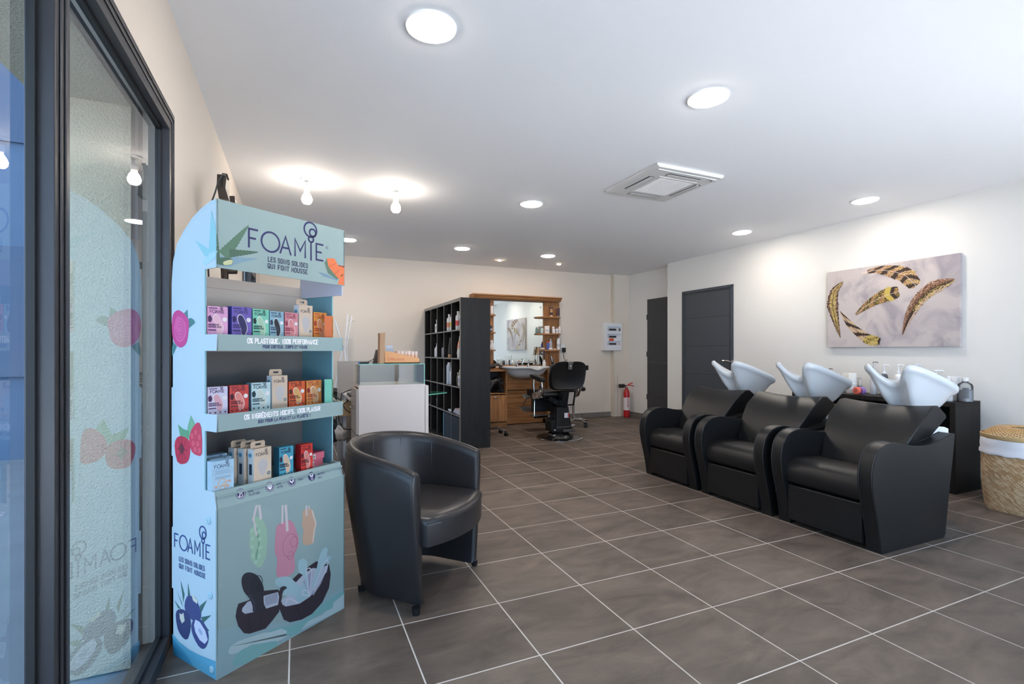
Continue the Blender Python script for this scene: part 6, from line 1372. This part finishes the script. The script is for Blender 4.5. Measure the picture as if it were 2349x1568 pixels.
# ================================================================== BARBER CHAIR
def barber():
    cx, cy = 3.315, 5.93
    t = thing('barber_chair', 'black and chrome barber chair seen from behind in front of the styling basin', 'barber chair', (cx, cy, 0))
    def at(u, v, y): q = onY(u, v, cy+y); return Vector((q.x-cx, y, q.z))
    b = MB(); b.lathe([(.315, 0), (.32, .004), (.32, .012), (.308, .018)], CHROME, 48, cap=False); b.lathe([(.309, .016), (.2, .024), (.02, .024)], mat('glossy_black', (18, 19, 22), .25), 48, cap=False); b.build('base_plate', t)
    GB = mat('glossy_black', (18, 19, 22), .25)
    b = MB(); b.lathe([(.20, .022), (.19, .05), (.14, .08), (.10, .12)], GB, 36); b.build('base_cover', t)
    b = MB(); 
    lo = [(-.11, -.12), (.14, -.12), (.14, .14), (-.11, .14)]; up = [(-.075, -.09), (.095, -.09), (.095, .10), (-.075, .10)]
    b.add([(x, y, .10) for x, y in lo]+[(x, y, .165) for x, y in lo]+[(x*.93, y*.95, .17) for x, y in lo]+[(x, y, .435) for x, y in up], [(3, 2, 1, 0), (0, 1, 5, 4), (1, 2, 6, 5), (2, 3, 7, 6), (3, 0, 4, 7), (4, 5, 9, 8), (5, 6, 10, 9), (6, 7, 11, 10), (7, 4, 8, 11), (8, 9, 13, 12), (9, 10, 14, 13), (10, 11, 15, 14), (11, 8, 12, 15), (12, 13, 14, 15)], BLACKP)
    po = b.build('pump_housing', t, bevel=.01, seg=3)
    b = MB(); b.box(.015, .085, -.122, -.112, .29, .355, cl(206, 208, 216)); b.box(.066, .085, -.1225, -.113, .295, .35, cl(200, 60, 60)); b.build('sticker', po)
    b = MB(); b.box(-.02, .16, -.17, -.12, .10, .135, mat('dark_grey_plastic', (72, 68, 70), .5)); b.build('pedal', t, bevel=.006)
    b = MB(); b.tube([(.14, 0, .16), (.24, -.02, .165)], .009, CHROME); b.build('foot_lever', t)
    b = MB(); b.prism([(-.16, .10), (-.08, .08), (-.06, .26), (-.12, .275), (-.17, .24)], -.08, .10, BLACKP); b.box(-.13, -.05, -.10, -.08, .115, .14, cl(200, 180, 180)); b.build('motor_cover', t, bevel=.02, seg=3)
    # arm and seat frame
    b = MB(); b.prism([(.10, .43), (-.05, .44), (-.20, .54), (-.16, .58), (.02, .49), (.10, .47)], -.06, .06, GB); b.build('lift_arm', t, bevel=.006)
    b = MB(); b.prism([(-.235, .34), (.02, .35), (.02, .53), (-.225, .535)], .30, .33, BLACKP); b.box(-.235, .22, .32, .40, .33, .52, BLACKP); b.build('leg_panel', t, bevel=.004)
    b = MB(); b.tube([(-.24, .29, .25), (-.235, .29, .54), (-.0, .29, .545)], .009, CHROME); b.tube([(.23, .29, .25), (.225, .29, .54)], .009, CHROME); b.build('side_frame', t)
    b = MB(); b.box(-.24, .24, .30, .42, .275, .285, STEEL); b.tube([(-.25, .29, .26), (.24, .29, .26)], .014, CHROME); b.build('lower_crossbar', t)
    # seat
    b = MB(); b.prism([(-.02, .60), (.0, .565), (.2, .545), (.50, .56), (.52, .60), (.50, .645), (.25, .655), (.02, .65)], -.25, .25, LEATHER, axis=0, smooth=True); b.build('seat', t, bevel=.02, seg=3, angle=30)
    b = MB(); b.prism([(-.24, .58), (-.13, .50), (.16, .50), (.24, .58)], .05, .45, GB); b.build('seat_pan', t, bevel=.02)
    # footrest plates, forward of the seat
    for (z, y0, y1, nm) in ((.50, .58, .74, 'upper_footrest'), (.30, .66, .84, 'lower_footrest')):
        b = MB()
        for k in range(6): yy = y0+(y1-y0)*k/6; b.prism([(yy, z+.05*(k/6)), (yy+.022, z+.05*(k/6)+.004), (yy+.022, z+.05*(k/6)+.012), (yy, z+.05*(k/6)+.010)], -.23, .23, STEEL, axis=0)
        b.tube([(-.235, y0-.02, z-.005), (-.235, y1, z+.05)], .007, CHROME); b.tube([(.235, y0-.02, z-.005), (.235, y1, z+.05)], .007, CHROME); b.build(nm, t)
    b = MB()
    for x in (-.235, .235): b.tube([(x, .40, .54), (x, .56, .50), (x, .72, .35), (x, .64, .30), (x, .42, .27)], .008, CHROME)
    b.build('footrest_link', t)
    # backrest : rounded square pad leaning back
    b = MB(); n = 44; rows = []
    ang = .17
    for d, sc in ((-.035, .90), (-.045, .97), (-.03, 1.0), (.03, 1.0), (.05, .96), (.055, .8)):
        row = []
        for i in range(n+1):
            a = 2*PI*i/n; c_, s_ = math.cos(a), math.sin(a); q = (abs(c_)**4.6+abs(s_)**4.6)**(-1/4.6)
            x = .275*c_*q*sc*(1-.05*(-s_ if s_ < 0 else 0)); h_ = .198*s_*q*sc
            z = .855+h_*math.cos(ang)-d*math.sin(ang); y = -.05-h_*math.sin(ang)*1.0+d
            row.append(Vector((x+.10, y, z)))
        rows.append(row)
    b.grid(rows, LEATHER); b.add(rows[0][:-1], [tuple(range(n))], LEATHER, True); b.add(rows[-1][:-1], [tuple(range(n))[::-1]], LEATHER, True); ba = b.build('backrest', t, merge=.0001, normals=True, angle=50)
    b = MB(); b.M = Matrix.Translation((.105, -.12, 1.0)) @ Matrix.Rotation(ang, 4, 'X'); b.box(-.03, .033, -.008, .0, -.055, .045, STEEL); b.box(-.042, .045, -.012, .03, .035, .052, STEEL); b.sphere((.0, -.012, -.01), .009, CHROME, 12); b.build('headrest_bracket', ba, bevel=.002)
    b = MB(); b.prism([(-.06, .46), (.14, .46), (.165, .655), (-.02, .655)], -.17, -.05, GB); bb_ = b.build('back_hinge_cover', t, bevel=.015, seg=3)
    b = MB(); b.prism([(.035, .48), (.11, .48), (.135, .64), (.06, .64)], -.173, -.168, mat('brushed_plate', (196, 184, 176), .35, .6)); b.build('name_plate', bb_)
    # arms
    for sx in (-1, 1):
        x = .04+sx*.30
        b = MB(); b.prism([(-.02, .80), (.0, .775), (.30, .825), (.32, .85), (.31, .87), (.0, .835)], x-.035, x+.035, LEATHER, axis=0); ar = b.build('armrest', t, bevel=.012, seg=3)
        b = MB(); b.tube([(x, .02, .78), (x, .0, .66), (x, .04, .58), (x, .12, .55), (x, .24, .60), (x, .27, .70), (x, .26, .82)], [.012, .016, .016, .012, .012, .011, .011], CHROME, 10); b.build('arm_support', ar)
        b = MB(); b.prism([(.02, .56), (.28, .52), (.30, .60), (.05, .66)], x-.008, x+.008, mat('brushed_plate', (196, 184, 176), .35, .6), axis=0); b.build('side_plate', ar)
    b = MB(); b.tube([(-.275, .10, .54), (-.265, .06, .70)], .006, CHROME); b.sphere((-.265, .06, .705), .016, BLACKP, 12); b.build('recline_lever', t)
barber()
# ================================================================== ROLLING STOOLS
def stool(name, lab, x, y, rz, seat_z, back):
    t = thing(name, lab, 'stool', (x, y, 0), rz, 'rolling salon stools')
    for k in range(5):
        a = 2*PI*k/5; c_, s_ = math.cos(a), math.sin(a)
        b = MB(); b.tube([(.02*c_, .02*s_, .10), (.15*c_, .15*s_, .105), (.25*c_, .25*s_, .075)], [.02, .015, .011], CHROME, 8); lg = b.build('leg', t)
        b = MB(); b.tube([(.25*c_, .25*s_, .08), (.25*c_, .25*s_, .05)], .014, BLACKP, 8); b.M = Matrix.Translation((.25*c_+.01, .25*s_, .027)) @ Matrix.Rotation(PI/2, 4, 'X'); b.lathe([(.020, -.022), (.027, -.018), (.027, -.004), (.015, 0), (.027, .004), (.027, .018), (.020, .022)], BLACKP, 16); b.build('caster', lg)
    b = MB(); b.lathe([(.03, .09), (.03, .14), (.018, .15), (.018, seat_z-.04)], CHROME, 18); b.build('post', t)
    b = MB(); P = []
    for i in range(9):
        f = i/8*2-1; row = []
        for j in range(9):
            g = j/8*2-1; w_ = (.20 if back else .15)*(1-.35*max(0, g)); x_ = w_*f*math.sqrt(max(0, 1-.45*g*g)); y_ = (.20 if back else .16)*g*math.sqrt(max(0, 1-.45*f*f)); z_ = seat_z+.03*g*g-(.15*f*f if not back else .015*f*f)
            row.append(Vector((x_, y_, z_)))
        P.append(row)
    b.grid(P, LEATHER); o = b.build('seat', t, normals=True); m_ = o.modifiers.new('t', 'SOLIDIFY'); m_.thickness = .06; m_.offset = 0; m2 = o.modifiers.new('s', 'SUBSURF'); m2.levels = 1; m2.render_levels = 1
    if back:
        b = MB(); b.tube([(0, .05, seat_z-.06), (0, .24, seat_z-.05), (0, .27, seat_z+.1), (0, .26, seat_z+.30)], .011, CHROME, 8); b.build('back_stem', t)
        b = MB(); rows = [[Vector((.24*math.sin(a), .20*math.cos(a)+.05, seat_z+z)) for a in [(-1.2+2.4*i/12) for i in range(13)]] for z in (.30, .315, .36, .375)]
        b.grid(rows, BLACKP); o = b.build('back_support', t); m_ = o.modifiers.new('t', 'SOLIDIFY'); m_.thickness = .025; m_.offset = 0
    return t
q = onZ(1140, 985, 0); stool('saddle_stool', 'black saddle stool on chrome casters half hidden behind the black bookcase', 2.50, 6.50, .5, .76, False)
stool('rolling_stool', 'rolling stool with a curved back support behind the barber chair', 4.05, 6.78, 2.6, .60, True)
